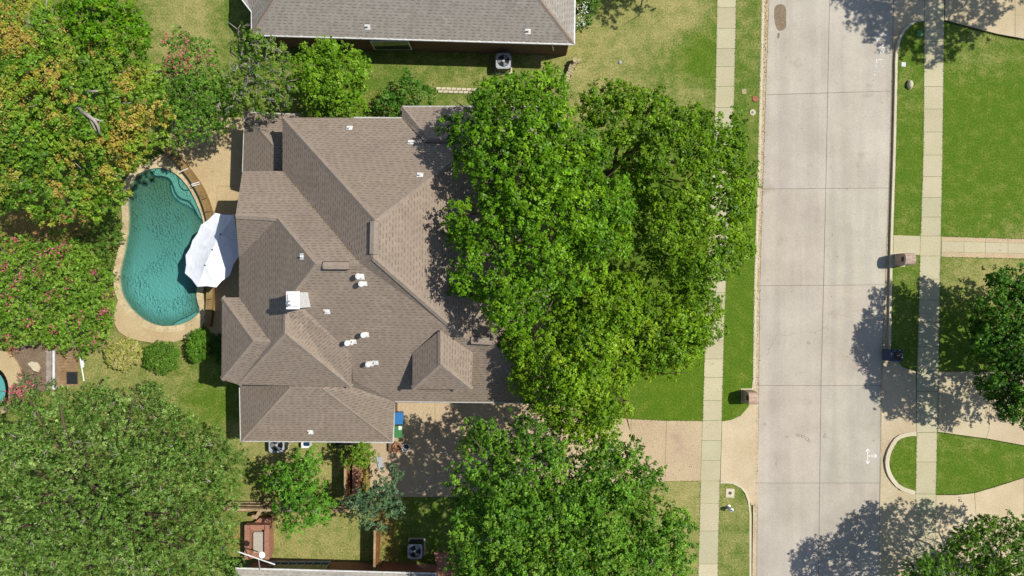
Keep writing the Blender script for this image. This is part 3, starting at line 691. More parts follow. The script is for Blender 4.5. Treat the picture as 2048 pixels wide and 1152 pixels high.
hr = roof(house, faces, M['roof'],
 caps=[(( 565, 235, 6), R0), (R0, R1), (R0, (860, 356, 8.4)), (R1, e676), (e676, (985, 683, 7.25)), ((985, 683, 7.25), eS2), (GA, G0), (G0, A631), (A631, V1), (A631, s592), (s592, c625), (c625, c666),
       (c666, c769), (c666, c774), ((444, 595, 6), c682), ((443, 759, 6), c682), (c682, c684), ((804, 213, 6), (857, 277, 7.2)), ((857, 277, 7.2), (1020, 277, 7.2)), ((1017, 238, 6), (860, 356, 8.4))],
 eaves=[[(708, 235, 6), (804, 236, 6)], [(804, 213, 6), (1075, 213, 6)], [eS, eS2]])
# ridge vents
for a, c in (((748.5, 442, 10.42), (747, 508, 10.42)), ((645, 531, 9.93), (698, 531, 9.9)), ((942, 681, 7.36), (984, 683, 7.36))):
    A, B = P(*a), P(*c); d = (B-A).normalized(); s = Vector((d.y, -d.x, 0))*0.19; t = Vector((0, 0, .02))
    b = MB(); b.prism([A+s-t*3, A, B, B+s-t*3], .05); b.prism([A, A-s-t*3, B-s-t*3, B], .05); b.build('ridge_vent', M['cap'], hr)
    b = MB()
    for sg in (1, -1): b.tube([A+s*sg*1.07-t*4, B+s*sg*1.07-t*4], 0.022, 5)
    b.tube([A+s*1.0-t*3, A-s*1.0-t*3], 0.02, 5); b.build('vent_edge', M['black'], hr)
# lower wings
wA = roof(house, [[(489, 224, 3.05), (600, 229, 3.05), (600, 290, 4.4), (546, 290, 4.4)], [(489, 224, 3.05), (546, 290, 4.4), (548, 350, 4.4), (485, 350, 3.05)], [(546, 290, 4.4), (600, 290, 4.4), (600, 350, 4.3), (548, 350, 4.4)]],
          M['roof'], caps=[((489, 224, 3.05), (546, 290, 4.4))], eaves=[[(600, 229, 3.05), (489, 224, 3.05), (485, 345, 3.05)]], name='wing_roof')
wD = roof(house, [[(482, 882, 3.3), (579, 776, 5.2), (582, 752, 5.3), (642, 752, 5.3), (645, 776, 5.2), (785, 884, 3.3)], [(479, 752, 3.3), (582, 752, 5.3), (579, 776, 5.2), (482, 882, 3.3)],
                  [(645, 776, 5.2), (642, 752, 5.3), (s760[0], s760[1], s760[2]-.01), (789, 803, eS[2]-.01), (785, 884, 3.3)]],
          M['roof'], caps=[((482, 882, 3.3), (579, 776, 5.2)), ((785, 884, 3.3), (645, 776, 5.2))], eaves=[[(479, 775, 3.3), (481, 882, 3.3), (786, 885, 3.3), (788, 803, 4.2)]], name='wing_roof')
dr = roof(house, [[(881, 660, 7.8), (825, 706, 6.6), (825, 778, 6.6), (881, 728, 7.8)], [(881, 660, 7.8), (881, 728, 7.8), (943, 779, 6.6), (946, 706, 6.6)], [(881, 728, 7.8), (825, 778, 6.6), (943, 779, 6.6)]],
          M['roof'], caps=[((881, 664, 7.8), (881, 728, 7.8)), ((881, 728, 7.8), (825, 778, 6.6)), ((881, 728, 7.8), (943, 779, 6.6))], name='dormer_roof')
w1 = walls(house, [([(571, 243, 6), (950, 243, 6), (950, 520, 6), (571, 520, 6)], 5.85, 0), ([(492, 349, 6), (600, 349, 6), (600, 590, 6), (486, 590, 6)], 5.85, 0), ([(486, 588, 6), (640, 588, 6), (640, 757, 6), (486, 757, 6)], 5.5, 0),
                   ([(451, 603, 6), (490, 603, 6), (490, 752, 6), (451, 752, 6)], 5.85, 0), ([(492, 240, 3), (575, 240, 3), (575, 350, 3), (492, 346, 3)], 2.9, 0), ([(487, 760, 3.3), (777, 760, 3.3), (777, 873, 3.3), (487, 873, 3.3)], 3.15, 0),
                   ([(640, 520, 4), (1085, 520, 4), (1085, 795, 4), (790, 795, 4), (700, 740, 4)], 4.0, 0), ([(810, 221, 6), (1060, 221, 6), (1060, 300, 6), (810, 300, 6)], 5.8, 0), ([(940, 246, 4), (1088, 246, 4), (1088, 560, 4), (940, 560, 4)], 4.0, 0),
                   ([(832, 712, 6.6), (937, 712, 6.6), (937, 770, 6.6), (832, 770, 6.6)], 6.45, 3.5)], M['brick'])
b = MB(); gx = P(480, 430, 7).x
b.v = [Vector((gx, P(0, 349, 6).y, 5.8)), Vector((gx, P(0, 431, 8).y, 7.8)), Vector((gx, P(0, 505, 6).y, 5.8)), Vector((gx+.3, P(0, 349, 6).y, 5.8)), Vector((gx+.3, P(0, 431, 8).y, 7.8)), Vector((gx+.3, P(0, 505, 6).y, 5.8))]
b.f = [[0, 1, 2], [3, 5, 4], [0, 3, 4, 1], [1, 4, 5, 2], [2, 5, 3, 0]]; b.build('gable_wall', M['brick'], house, uv=True)
# a few windows, front door and garage door on the walls
def window(parent, c, w, h, axis):
    f = MB(); d = (w, .08, h) if axis == 'y' else (.08, w, h); f.box(c, d); fo = f.build('window', M['white'], parent)
    g_ = MB(); d = (w-.14, .1, h-.14) if axis == 'y' else (.1, w-.14, h-.14); g_.box(c, d); g_.build('pane', M['glass'], fo); return fo
yS = P(0, 795, 4).y; xE = P(1085, 0, 4).x; yN = P(0, 243, 6).y; xW = P(571, 0, 6).x
for x in (-5.0, -2.4): 
    b = MB(); b.box((x+.5, yS-.02, 1.15), (2.3, .08, 2.2)); b.build('garage_door', M['white'], house)
for x in (-10.8, -8.0, -5.0, -3.0): window(house, (x, yN+.01, 4.6), 1.2, 1.3, 'y'); window(house, (x, yN+.01, 1.5), 1.2, 1.4, 'y')
for y in (-5.5, -3, 2.5, 5, 7.8): window(house, (xE+.01, y, 1.6), 1.4, 1.5, 'x')
b = MB(); b.box((xE+.02, -.2, 1.1), (.1, 1.1, 2.2)); do = b.build('front_door', M['wood'], house); b = MB(); b.lathe((xE+.1, .2, 1.05), [(.01, -.03), (.035, 0), (.01, .03)], 8); b.build('door_handle', M['alu'], do)
# chimney
ch = MB(); x0, x1, y0, y1 = -11.38, -10.78, -1.02, -.22
ch.box(((x0+x1)/2, (y0+y1)/2, 8.9), (x1-x0, y1-y0, 2.7)); cho = ch.build('chimney', M['white'], hr)
b = MB(); b.box(((x0+x1)/2, (y0+y1)/2, 10.28), (x1-x0+.08, y1-y0+.1, .06)); b.box(((x0+x1)/2+.0, (y0+y1)/2, 10.36), (x1-x0-.1, y1-y0-.16, .12), taper=.9); b.build('chimney_cap', M['white'], cho)
b = MB(); b.lathe(((x0+x1)/2-.1, (y0+y1)/2-.15, 10.42), [(.1, 0), (.1, .18), (.15, .2), (.15, .23), (.02, .3)], 12); b.build('flue', M['alu'], cho)

def hit_roof(px, py):
    o = Vector((0, 0, H)); d = (P(px, py, 0)-o).normalized(); best = None
    for t in ALLROOF:
        h = t.ray_cast(o, d)
        if h[0] is not None and (best is None or h[0].z > best[0].z): best = (h[0], h[1])
    return best
def plumbing_vent(px, py, parent, big=False):
    h = hit_roof(px, py)
    if not h: return
    c, n = h
    if n.z < 0: n = -n
    q = n.to_track_quat('Z', 'Y'); b = MB(); s = .17 if not big else .2
    for dx, dy in ((-s, -s), (s, -s), (s, s), (-s, s)): pass
    pts = [c+q @ Vector((dx, dy, .02)) for dx, dy in ((-s, -s*.9), (s, -s*.9), (s, s*.9), (-s, s*.9))]
    b.prism(pts, .015); r = b.build('vent_flashing', M['white'], parent)
    b = MB(); hh = .5 if big else .22; rad = .09 if big else .05
    b.lathe(c, [(rad*1.5, -.05), (rad, .12), (rad, hh)] + ([(rad, hh), (.13, hh), (.16, hh+.05), (.14, hh+.12), (.05, hh+.15)] if big else [(rad*.6, hh), (rad*.6, hh-.04)]), 12)
    b.build('vent_pipe', M['white'], r, smooth=False)
for px, py, big in ((721, 553, 1), (727, 568, 1), (604, 513, 0), (654, 623, 0), (731, 669, 1), (699, 685, 1), (707, 683, 0), (740, 727, 1), (751, 725, 0), (822, 285, 0), (840, 350, 0), (699, 256, 0)): plumbing_vent(px, py, hr, bool(big))
plumbing_vent(621, 864, wD)
# patch of pale bird-lime and repair under the small tower
# north neighbour
nh = thing('brick_house', 'neighbouring brick house with grey brown roof and white gutter at the top edge', 'house', P(820, 0, 0))
E0 = P(1148, 88, 3); W0 = P(503, 70, 3)
def Q(v): s = F/(H-v.z); return (1024+v.x*s, 576-v.y*s, v.z)
rE = Q(E0+Vector((-7.5, 7.7, 4.5))); rW = Q(W0+Vector((7.5, 7.5, 4.5))); NE = Q(E0+Vector((.2, 15, 0))); NW = Q(W0+Vector((-.8, 15, 0))); bW = (483, -2, 3); bW2 = (503, 24, 3)
nr = roof(nh, [[(503, 70, 3), (1148, 88, 3), rE, rW], [(1148, 88, 3), NE, rE], [(503, 70, 3), rW, NW, Q(P(483, 0, 3)+Vector((0, 1, 0))), bW, bW2], [NE, NW, rW, rE]], M['roof_n'],
          caps=[((1148, 88, 3), rE), ((503, 70, 3), rW), (rE, rW)], eaves=[[(483, -30, 3), bW, bW2, (503, 70, 3), (1148.5, 88.5, 3), NE]], gut='white')
walls(nh, [([(510, 60, 3), (1140, 78, 3), (NE[0]-12, NE[1]+12, 3), (NW[0]+16, NW[1]+12, 3), (492, 0, 3), (510, 30, 3)], 2.85, 0)], M['brick'])
for a in (735, 1056): plumbing_vent(a, 54 if a < 900 else 63, nr)
yw = P(800, 71, 3).y
window(nh, (P(790, 0, 3).x-.45, yw-.13, 1.7), 2.4, 1.5, 'y'); window(nh, (P(650, 0, 3).x, yw-.02+.12, 1.75), 1.6, 1.3, 'y')
b = MB(); b.tube([P(1105, 92, 2.6), P(1108, 104, 0.1)], 0.045, 6); b.build('downspout', M['white'], nh)
for k in range(22):
    x = 515+k*29.5; y = 70+(x-503)/645*18; gb = MB(); gb.box(P(x, y-1.2, 3.02), (.03, .14, .03)); gb.build('gutter_strap', M['white'], nr)
# south neighbour
sh = thing('brick_house', 'neighbouring brick house with pale grey shingles at the bottom edge', 'house', P(680, 1152, 0))
A0 = P(470, 1137, 3); B0 = P(874, 1148, 3)
sr = roof(sh, [[(470, 1137, 3), (874, 1148, 3), Q(B0+Vector((-5, -5, 3))), Q(A0+Vector((5, -5, 3)))], [(874, 1148, 3), Q(B0+Vector((0, -10, 0))), Q(B0+Vector((-5, -5, 3)))], [Q(A0+Vector((0, -10, 0))), (470, 1137, 3), Q(A0+Vector((5, -5, 3)))],
               [Q(B0+Vector((0, -10, 0))), Q(A0+Vector((0, -10, 0))), Q(A0+Vector((5, -5, 3))), Q(B0+Vector((-5, -5, 3)))]], M['roof_s'], eaves=[[(470, 1137, 3), (874, 1148, 3)]], gut='white')
walls(sh, [([(478, 1157, 3), (866, 1168, 3), (866, 1450, 3), (478, 1450, 3)], 2.85, 0)], M['brickred'])
yb = P(560, 1160, 3).y
wf = MB(); wf.box((P(580, 0, 2).x, yb+.09, .5), (4.3, .14, .08)); wfo = wf.build('window', M['greymetal'], sh)
wf = MB(); wf.box((P(580, 0, 2).x, yb+.03, 1.5), (4.2, .06, 1.9)); wf.build('pane', M['glass'], wfo)
wf = MB()
for k in range(9): wf.box((P(580, 0, 2).x-2.1+k*.525, yb+.05, 1.5), (.04, .07, 1.9))
wf.build('mullion', M['greymetal'], wfo)
#@@PART2
# ------------------------------------------------------------------ trees and plants
def leaves(name, cen, nor, size, col, parent, aspect=0.62):
    n = len(cen); r = RNG.normal(size=(n, 3)); t = np.cross(nor, r); t /= np.linalg.norm(t, axis=1)[:, None]+1e-9
    bb = np.cross(nor, t); l = (size*.5)[:, None]; w = l*aspect
    v = np.empty((n, 4, 3)); lift = nor*l*.25
    v[:, 0] = cen-t*l; v[:, 1] = cen+bb*w+lift; v[:, 2] = cen+t*l; v[:, 3] = cen-bb*w+lift
    off = np.array(wloc(parent)) if parent else np.zeros(3); v = (v.reshape(-1, 3)-off).astype(np.float32)
    me = bpy.data.meshes.new(name); me.vertices.add(4*n); me.vertices.foreach_set('co', v.ravel())
    me.loops.add(4*n); me.loops.foreach_set('vertex_index', np.arange(4*n, dtype=np.int32))
    me.polygons.add(n); me.polygons.foreach_set('loop_start', np.arange(0, 4*n, 4, dtype=np.int32)); me.polygons.foreach_set('loop_total', np.full(n, 4, dtype=np.int32))
    me.update(); a = me.attributes.new('leafcol', 'FLOAT_COLOR', 'FACE')
    a.data.foreach_set('color', np.hstack([col, np.ones((n, 1))]).astype(np.float32).ravel())
    me.materials.append(M['leaf']); me.validate()
    o = bpy.data.objects.new(name, me); COL.objects.link(o)
    if parent: o.parent = parent
    return o
LK = 0.9
def cl(*rgb): return np.array([lin(c) for c in rgb])*LK
def tree(name, label, cat, poly, zlo, zhi, base, cols, tips=None, clump=0.6, leaf=0.2, per=95, gaps=(), lobe=2.3, lobeamp=1.5, fill=1.0, bark='bark', trunk_r=0.28,
         limbs=7, twigs=0, group=None, ground=False, aspect=0.62, up=0.75, tipfrac=0.1, flowers=None, jag=1.0, sprig=1.0, gold=None):
    """poly: crown outline; base: trunk foot; cols: list of (rgb, weight)"""
    foot = P(base[0], base[1], 0) if not ground else Vector((base[0], base[1], 0))
    t = thing(name, label, cat, foot, group)
    zm = (zlo+zhi)/2
    wp_ = [P(x, y, zm) for x, y in poly] if not ground else [Vector((x, y, zm)) for x, y in poly]
    pts = [(p.x, p.y) for p in wp_]
    xs_ = [p[0] for p in pts]; ys_ = [p[1] for p in pts]
    cx, cy = sum(xs_)/len(xs_), sum(ys_)/len(ys_)
    gp_ = [((P(x, y, zm).x, P(x, y, zm).y), r/F*(H-zm)) for x, y, r in gaps]
    # lobe centres
    lobes = []; 
    for _ in range(4000):
        q = (random.uniform(min(xs_), max(xs_)), random.uniform(min(ys_), max(ys_)))
        if inpoly(q[0], q[1], pts) and all(math.hypot(q[0]-l[0], q[1]-l[1]) > lobe*.8 for l in lobes): lobes.append(q)
        if len(lobes) > 90: break
    if not lobes: lobes = [(cx, cy)]
    lob = np.array(lobes); lobh = RNG.uniform(-.5, .7, len(lob))*lobeamp*.6
    dmax = max(edge_dist(q, pts) for q in lobes)+.01
    cs = []; st = clump*1.05
    y = min(ys_)
    while y <= max(ys_):
        x = min(xs_)
        while x <= max(xs_):
            q = (x+random.uniform(-.45, .45)*st, y+random.uniform(-.45, .45)*st); x += st
            if not inpoly(q[0], q[1], pts): continue
            if any(math.hypot(q[0]-g_[0][0], q[1]-g_[0][1]) < g_[1] for g_ in gp_): continue
            d = edge_dist(q, pts)
            if d < clump*.3 and random.random() < .6*jag: continue
            dd = np.hypot(lob[:, 0]-q[0], lob[:, 1]-q[1]); k = int(dd.argmin())
            dome = math.sqrt(max(0, 1-(1-min(1, d/dmax))**2))
            z = zlo+(zhi-zlo)*dome + lobh[k] - lobeamp*min(1.3, (dd[k]/lobe))**2 + random.uniform(-.3, .3)*clump
            z = max(z, zlo*.55+.2)
            if random.random() < 0.07*fill**-1: continue
            # keep the outline where it was drawn: slide along the sight line
            s = (H-z)/(H-zm) if not ground else 1
            cs.append((q[0]*s, q[1]*s, z, clump*random.uniform(.7, 1.25), 0, d))
            if random.random() < .75*fill and d > clump*.6:
                z2 = max(z-random.uniform(.8, 1.9)*min(1, (zhi-zlo)/3), zlo*.5+.15); s = (H-z2)/(H-zm) if not ground else 1
                cs.append((q[0]*s+random.uniform(-.5, .5)*st, q[1]*s+random.uniform(-.5, .5)*st, z2, clump*1.15, 1, d))
        y += st
    cs = np.array(cs); nc = len(cs)
    # every clump carries sprigs (short leafy twig ends); leaves fan out around each sprig
    leaf *= .92; nsp = np.maximum(5, (per*sprig/9*(cs[:, 3]/clump)**2*np.where(cs[:, 4] > 0, .6, 1)).astype(int))
    sidx = np.repeat(np.arange(nc), nsp); ns = len(sidx)
    d = RNG.normal(size=(ns, 3)); d[:, 2] += .45; d /= np.linalg.norm(d, axis=1)[:, None]
    rr = RNG.uniform(.35, 1, ns)**.5*np.where(RNG.uniform(size=ns) < .12, 1+RNG.uniform(.05, .5, ns)*min(1, jag), 1.0)
    sc_ = cs[sidx, :3] + d*(cs[sidx, 3]*rr)[:, None]*np.array([1, 1, .8])
    sn = d*.6+np.array([0, 0, up])+RNG.normal(size=(ns, 3))*.3; sn /= np.linalg.norm(sn, axis=1)[:, None]
    LPS = 10; idx2 = np.repeat(np.arange(ns), LPS); n = len(idx2); idx = sidx[idx2]
    o3 = RNG.normal(size=(n, 3)); o3 /= np.linalg.norm(o3, axis=1)[:, None]
    o3 *= (leaf*RNG.uniform(.2, 1.15, n))[:, None]*np.array([1, 1, .55])
    cen = sc_[idx2]+o3
    nor = sn[idx2]+o3/leaf*.55+RNG.normal(size=(n, 3))*.28; nor /= np.linalg.norm(nor, axis=1)[:, None]
    cc = np.array([cl(*c) for c, w in cols]); w = np.array([w for c, w in cols], float); w /= w.sum()
    base_i = RNG.choice(len(cc), size=nc, p=w); leaf_i = RNG.choice(len(cc), size=n, p=w)
    mixf = RNG.uniform(.25, .75, n)[:, None]
    if gold:
        gcl = np.array([cl(*c) for c in gold[1]]); sel_ = RNG.uniform(size=nc) < gold[0](cs)*.3
        base_c = cc[base_i].copy(); base_c[sel_] = gcl[RNG.integers(0, len(gcl), sel_.sum())]
        cc_b = base_c; leaf_sel = sel_[idx]; mixf[leaf_sel] = RNG.uniform(.0, .35, leaf_sel.sum())[:, None]
    else: cc_b = cc[base_i]
    col = cc_b[idx]*(1-mixf)+cc[leaf_i]*mixf
    col *= RNG.uniform(.82, 1.18, n)[:, None]*(RNG.uniform(.88, 1.12, nc)[idx])[:, None]*(RNG.uniform(.85, 1.15, ns)[idx2])[:, None]
    sz = leaf*RNG.uniform(.7, 1.3, n)
    lv = leaves('crown', cen, nor, sz, col, t, aspect)
    print(name, n)
    if tips is not None:       # blossom, seed heads or fresh tips: small tufts standing on the clumps
        tcol, tn, tsize = tips; sel = np.where((cs[:, 4] == 0))[0]; 
        zone = flowers(cs[sel]) if flowers else np.ones(len(sel))
        sel = sel[RNG.uniform(size=len(sel)) < tipfrac*zone]
        if len(sel):
            cen2 = []; 
            for k in sel:
                for _ in range(random.choice((1, 2, 2, 3))):
                    a = random.uniform(0, 6.28); rr_ = cs[k, 3]*random.uniform(0, .9)
                    c0 = np.array([cs[k, 0]+rr_*math.cos(a), cs[k, 1]+rr_*math.sin(a), cs[k, 2]+cs[k, 3]*.68])
                    cen2.append(c0+RNG.normal(size=(tn, 3))*np.array([.17, .17, .07]))
            cen2 = np.vstack(cen2); m = len(cen2)
            nor2 = RNG.normal(size=(m, 3))*.5+np.array([0, 0, .9]); nor2 /= np.linalg.norm(nor2, axis=1)[:, None]
            tc = np.array([cl(*c) for c in tcol]); colt = tc[RNG.integers(0, len(tc), m)]*RNG.uniform(.8, 1.2, m)[:, None]
            leaves('blossom', cen2, nor2, tsize*RNG.uniform(.7, 1.3, m), colt, t, .7)
    # trunk and limbs
    if limbs:
        b = MB(); zt = max(1.0, zlo*.55); lean = Vector((cx-foot.x, cy-foot.y, 0))*.15
        b.tube([foot-Vector((0, 0, .1)), foot+Vector((0, 0, .25)), foot+lean*.5+Vector((0, 0, zt*.6)), foot+lean+Vector((0, 0, zt))], [trunk_r*1.35, trunk_r*1.05, trunk_r*.9, trunk_r*.8], 10)
        b.build('trunk', M[bark], t, smooth=True)
        b = MB(); top = foot+lean+Vector((0, 0, zt*.95)); pick = list(range(len(lobes))); random.shuffle(pick); pick = pick[:limbs*3]
        for j, k in enumerate(pick):
            e = Vector((lobes[k][0], lobes[k][1], zlo+(zhi-zlo)*.55+random.uniform(-.4, .2)))
            m1 = top.lerp(e, .35)+Vector((random.uniform(-.5, .5), random.uniform(-.5, .5), .35)); m2 = top.lerp(e, .7)+Vector((random.uniform(-.5, .5), random.uniform(-.5, .5), .25))
            r0 = trunk_r*(.5 if j < limbs else .3)
            b.tube([top, m1, m2, e], [r0, r0*.75, r0*.45, r0*.15], 7)
            for _ in range(2):
                e2 = m2+Vector((random.uniform(-2, 2)*clump, random.uniform(-2, 2)*clump, random.uniform(.1, .5))); b.tube([m2, m2.lerp(e2, .5)+Vector((0, 0, .1)), e2], [r0*.35, r0*.22, r0*.08], 5)
        b.build('branch', M[bark], t, smooth=True)
    if twigs:
        b = MB(); top_i = np.where(cs[:, 4] == 0)[0]
        for k in RNG.choice(top_i, min(twigs, len(top_i)), replace=False):
            c0 = Vector(cs[k, :3])+Vector((0, 0, cs[k, 3]*.45)); a = random.uniform(0, 6.28)
            for _ in range(3):
                a2 = a+random.uniform(-.8, .8); L = random.uniform(.12, .42)
                p2 = c0+Vector((math.cos(a2)*L, math.sin(a2)*L, random.uniform(.05, .25))); b.tube([c0, c0.lerp(p2, .5)+Vector((random.uniform(-.06, .06), random.uniform(-.06, .06), .03)), p2], [.018, .013, .005], 4)
        tag(b.build('bare_twig', M['barkpale'], t), kind='stuff')
    return t
def circ(cx, cy, rx, ry=None, n=14, jit=.12):
    ry = ry or rx
    return [(cx+rx*(1+random.uniform(-jit, jit))*math.cos(6.283*k/n), cy+ry*(1+random.uniform(-jit, jit))*math.sin(6.283*k/n)) for k in range(n)]

OAK = [((78, 120, 14), 3), ((102, 150, 22), 4), ((136, 178, 36), 2), ((52, 90, 12), 2)]
OAK2 = [((84, 122, 16), 3), ((110, 150, 24), 4), ((142, 176, 40), 2), ((56, 90, 12), 2)]
tree('shade_tree', 'tall dense bright green tree overhanging the house roof', 'tree',
     [(905, 195), (960, 165), (1030, 158), (1090, 125), (1130, 170), (1150, 230), (1200, 270), (1240, 330), (1270, 400), (1265, 480), (1240, 520), (1200, 560), (1150, 590), (1100, 625), (1040, 655), (990, 660), (950, 600), (900, 580), (890, 520), (900, 470), (890, 420), (960, 380), (930, 350), (890, 300), (880, 255), (905, 230)],
     8.5, 12.5, (1120, 450), OAK, clump=.6, leaf=.17, per=185, gaps=[(955, 420, 22), (915, 400, 14), (1190, 215, 12)], trunk_r=.4, limbs=9, lobe=1.9, lobeamp=2.5)
tree('shade_tree', 'airy green tree with dark limbs showing, over the sidewalk', 'tree',
     [(1140, 205), (1180, 180), (1250, 165), (1310, 180), (1370, 200), (1400, 215), (1440, 225), (1480, 215), (1490, 290), (1505, 330), (1512, 400), (1505, 470), (1500, 500), (1465, 560), (1420, 600), (1300, 560), (1270, 500), (1270, 420), (1240, 340), (1200, 270), (1150, 240)],
     6.5, 10.5, (1222, 345), OAK2, clump=.5, leaf=.16, per=140, gaps=[(1260, 265, 18), (1245, 300, 18), (1278, 308, 16), (1225, 292, 8), (1362, 352, 16), (1340, 360, 12), (1395, 300, 8), (1445, 250, 8), (1440, 340, 10), (1290, 515, 14), (1310, 530, 7), (1450, 400, 8), (1455, 485, 9), (1275, 335, 9), (1310, 350, 10)],
     trunk_r=.3, limbs=2, fill=.95, lobe=1.7, lobeamp=1.2, jag=1.2)
tree('shade_tree', 'yellow green tree between the driveway and the sidewalk', 'tree',
     [(1200, 545), (1270, 530), (1340, 570), (1430, 590), (1465, 560), (1450, 620), (1445, 680), (1400, 700), (1380, 740), (1330, 760), (1280, 745), (1262, 800), (1265, 860), (1200, 880), (1130, 880), (1070, 840), (1030, 780), (1010, 720), (995, 660), (1060, 640), (1130, 600)],
     5.5, 9.5, (1230, 700), [((86, 126, 14), 3), ((120, 160, 26), 4), ((152, 182, 44), 2), ((60, 98, 14), 2)], clump=.52, leaf=.155, per=170, gaps=[(1125, 665, 12), (1105, 672, 9), (1200, 640, 6)], trunk_r=.3, lobe=1.9, lobeamp=1.5)
tree('shade_tree', 'broad mid green tree covering the driveway near the bottom edge', 'tree',
     [(935, 835), (980, 825), (1020, 850), (1060, 840), (1110, 860), (1170, 880), (1230, 870), (1290, 895), (1325, 920), (1328, 965), (1310, 1010), (1360, 1010), (1385, 1060), (1385, 1130), (1360, 1230), (1200, 1300), (1000, 1290), (895, 1200), (905, 1120), (900, 1050), (912, 1000), (900, 950), (925, 890)],
     6.0, 10.0, (1120, 1040), [((76, 120, 26), 3), ((102, 150, 40), 4), ((138, 178, 60), 2), ((50, 88, 18), 2)], clump=.58, leaf=.165, per=170, gaps=[(1165, 885, 10), (1150, 905, 14), (1140, 940, 12), (1180, 870, 9), (1255, 935, 12), (1262, 905, 9), (1288, 950, 7), (1275, 1000, 12), (1290, 1020, 12), (1320, 1000, 14), (1090, 930, 8), (955, 940, 8), (1128, 1060, 8)],
     trunk_r=.36, limbs=9, twigs=10, lobe=1.8, lobeamp=2.3)
tree('live_oak', 'wide grey green live oak with bare twig tips filling the lower left corner', 'tree',
     [(-60, 830), (40, 790), (100, 770), (160, 790), (200, 755), (240, 780), (300, 762), (340, 790), (380, 830), (430, 850), (470, 880), (495, 910), (490, 960), (475, 1010), (478, 1060), (480, 1110), (480, 1180), (380, 1260), (100, 1300), (-80, 1280), (-120, 1000)],
     4.0, 7.5, (230, 1000), [((92, 130, 46), 3), ((124, 160, 70), 3), ((64, 102, 26), 2.5), ((166, 190, 112), 1.3)], clump=.42, leaf=.14, per=80, aspect=.4, up=.45, twigs=110, trunk_r=.45, limbs=9, lobe=1.25, lobeamp=1.6, fill=.75, jag=.6)
def zoneL(c):   # orange seed heads are thickest along the two outer arms
    x = 1024+c[:, 0]*F/(H-c[:, 2]); y = 576-c[:, 1]*F/(H-c[:, 2])
    pt = np.where(np.sin(x/17)+np.sin(y/14+x/29)+np.sin((x+y)/37) > .3, 1.9, .3)
    return pt*np.clip(np.exp(-((x-40)/70)**2-((y-110)/90)**2)*2.2+np.exp(-((x-275)/60)**2-((y-220)/110)**2)*1.6+np.exp(-((x-240)/90)**2-((y-340)/90)**2)*.9+.25, 0, 2.5)
tree('golden_tree', 'large leafy tree dotted with orange seed heads in the upper left corner', 'tree',
     [(-60, -40), (90, -20), (130, 40), (190, 90), (270, 110), (330, 150), (345, 230), (330, 290), (290, 320), (250, 350), (245, 400), (200, 440), (140, 455), (60, 440), (0, 425), (-80, 400), (-120, 150)],
     5.5, 9.5, (120, 240), [((84, 128, 34), 3), ((110, 152, 42), 4), ((144, 172, 52), 2.5), ((56, 94, 24), 1.5)], tips=(((206, 160, 92), (192, 150, 86), (188, 170, 80), (172, 172, 76), (182, 146, 84)), 15, .1), tipfrac=.75, flowers=zoneL, gold=(zoneL, ((176, 160, 66), (158, 164, 58), (188, 160, 78), (142, 162, 52))),
     clump=.52, leaf=.155, per=140, bark='barkpale', trunk_r=.3, limbs=8, twigs=30, gaps=[(30, 425, 20), (10, 120, 9)], lobe=1.7, lobeamp=1.6)
tree('leafy_tree', 'glossy bright green tree at the top edge above the seed head tree', 'tree', [(100, -40), (265, -30), (268, 20), (300, 60), (305, 105), (265, 125), (200, 110), (150, 80), (110, 30)],
     5.0, 8.0, (200, 30), [((70, 118, 10), 3), ((98, 148, 20), 3), ((138, 170, 32), 1)], clump=.5, leaf=.17, per=100, trunk_r=.2, lobe=1.6)
PINK = ((200, 104, 116), (186, 88, 102), (204, 128, 136))
def zoneC(c):
    y = 576-c[:, 1]*F/(H-c[:, 2]); return np.where(y < 150, 1.9, .12)
tree('crape_myrtle', 'crape myrtle with sparse pink blossom behind the top of the pool', 'tree', [(330, 85), (365, 55), (395, 75), (420, 80), (440, 130), (465, 170), (470, 230), (462, 262), (430, 275), (395, 290), (350, 300), (330, 250), (322, 170)],
     3.2, 5.6, (400, 190), [((78, 122, 36), 3), ((106, 150, 50), 3), ((140, 170, 74), 1)], tips=(PINK, 10, .11), tipfrac=.22, flowers=zoneC, clump=.38, leaf=.12, per=80, trunk_r=.1, limbs=6, bark='barkpale', lobe=1.2, lobeamp=.9)
tree('crape_myrtle', 'wide crape myrtle covered in pink blossom left of the pool', 'tree', [(-60, 470), (30, 470), (60, 478), (110, 465), (150, 480), (190, 500), (225, 540), (235, 590), (232, 640), (210, 690), (175, 715), (120, 700), (60, 690), (0, 690), (-80, 680)],
     2.2, 4.2, (90, 590), [((104, 146, 38), 3), ((138, 174, 62), 3), ((76, 116, 28), 2)], tips=(PINK, 11, .12), tipfrac=.16, clump=.4, leaf=.12, per=85, trunk_r=.12, limbs=6, bark='barkpale', lobe=1.1, lobeamp=.7, jag=.7)
tree('hedge_shrub', 'rounded dark green shrub against the left side of the pool coping', 'shrub', [(130, 495), (150, 470), (190, 445), (225, 425), (246, 430), (246, 480), (238, 520), (232, 560), (200, 520), (160, 510)],
     1.0, 2.2, (200, 475), [((74, 110, 34), 3), ((100, 136, 48), 3), ((130, 154, 72), 1)], clump=.32, leaf=.11, per=70, trunk_r=.05, limbs=3, lobe=.9, lobeamp=.4)
tree('crape_myrtle', 'small faded crape myrtle beside the second pool at the left edge', 'shrub', [(15, 790), (20, 765), (45, 745), (75, 750), (90, 772), (95, 790), (60, 805), (20, 815)],
     1.0, 2.2, (55, 785), [((120, 130, 90), 3), ((96, 122, 70), 3)], tips=(PINK, 12, .12), tipfrac=.5, clump=.3, leaf=.1, per=45, trunk_r=.04, limbs=3, lobe=.9, lobeamp=.4, fill=.6)
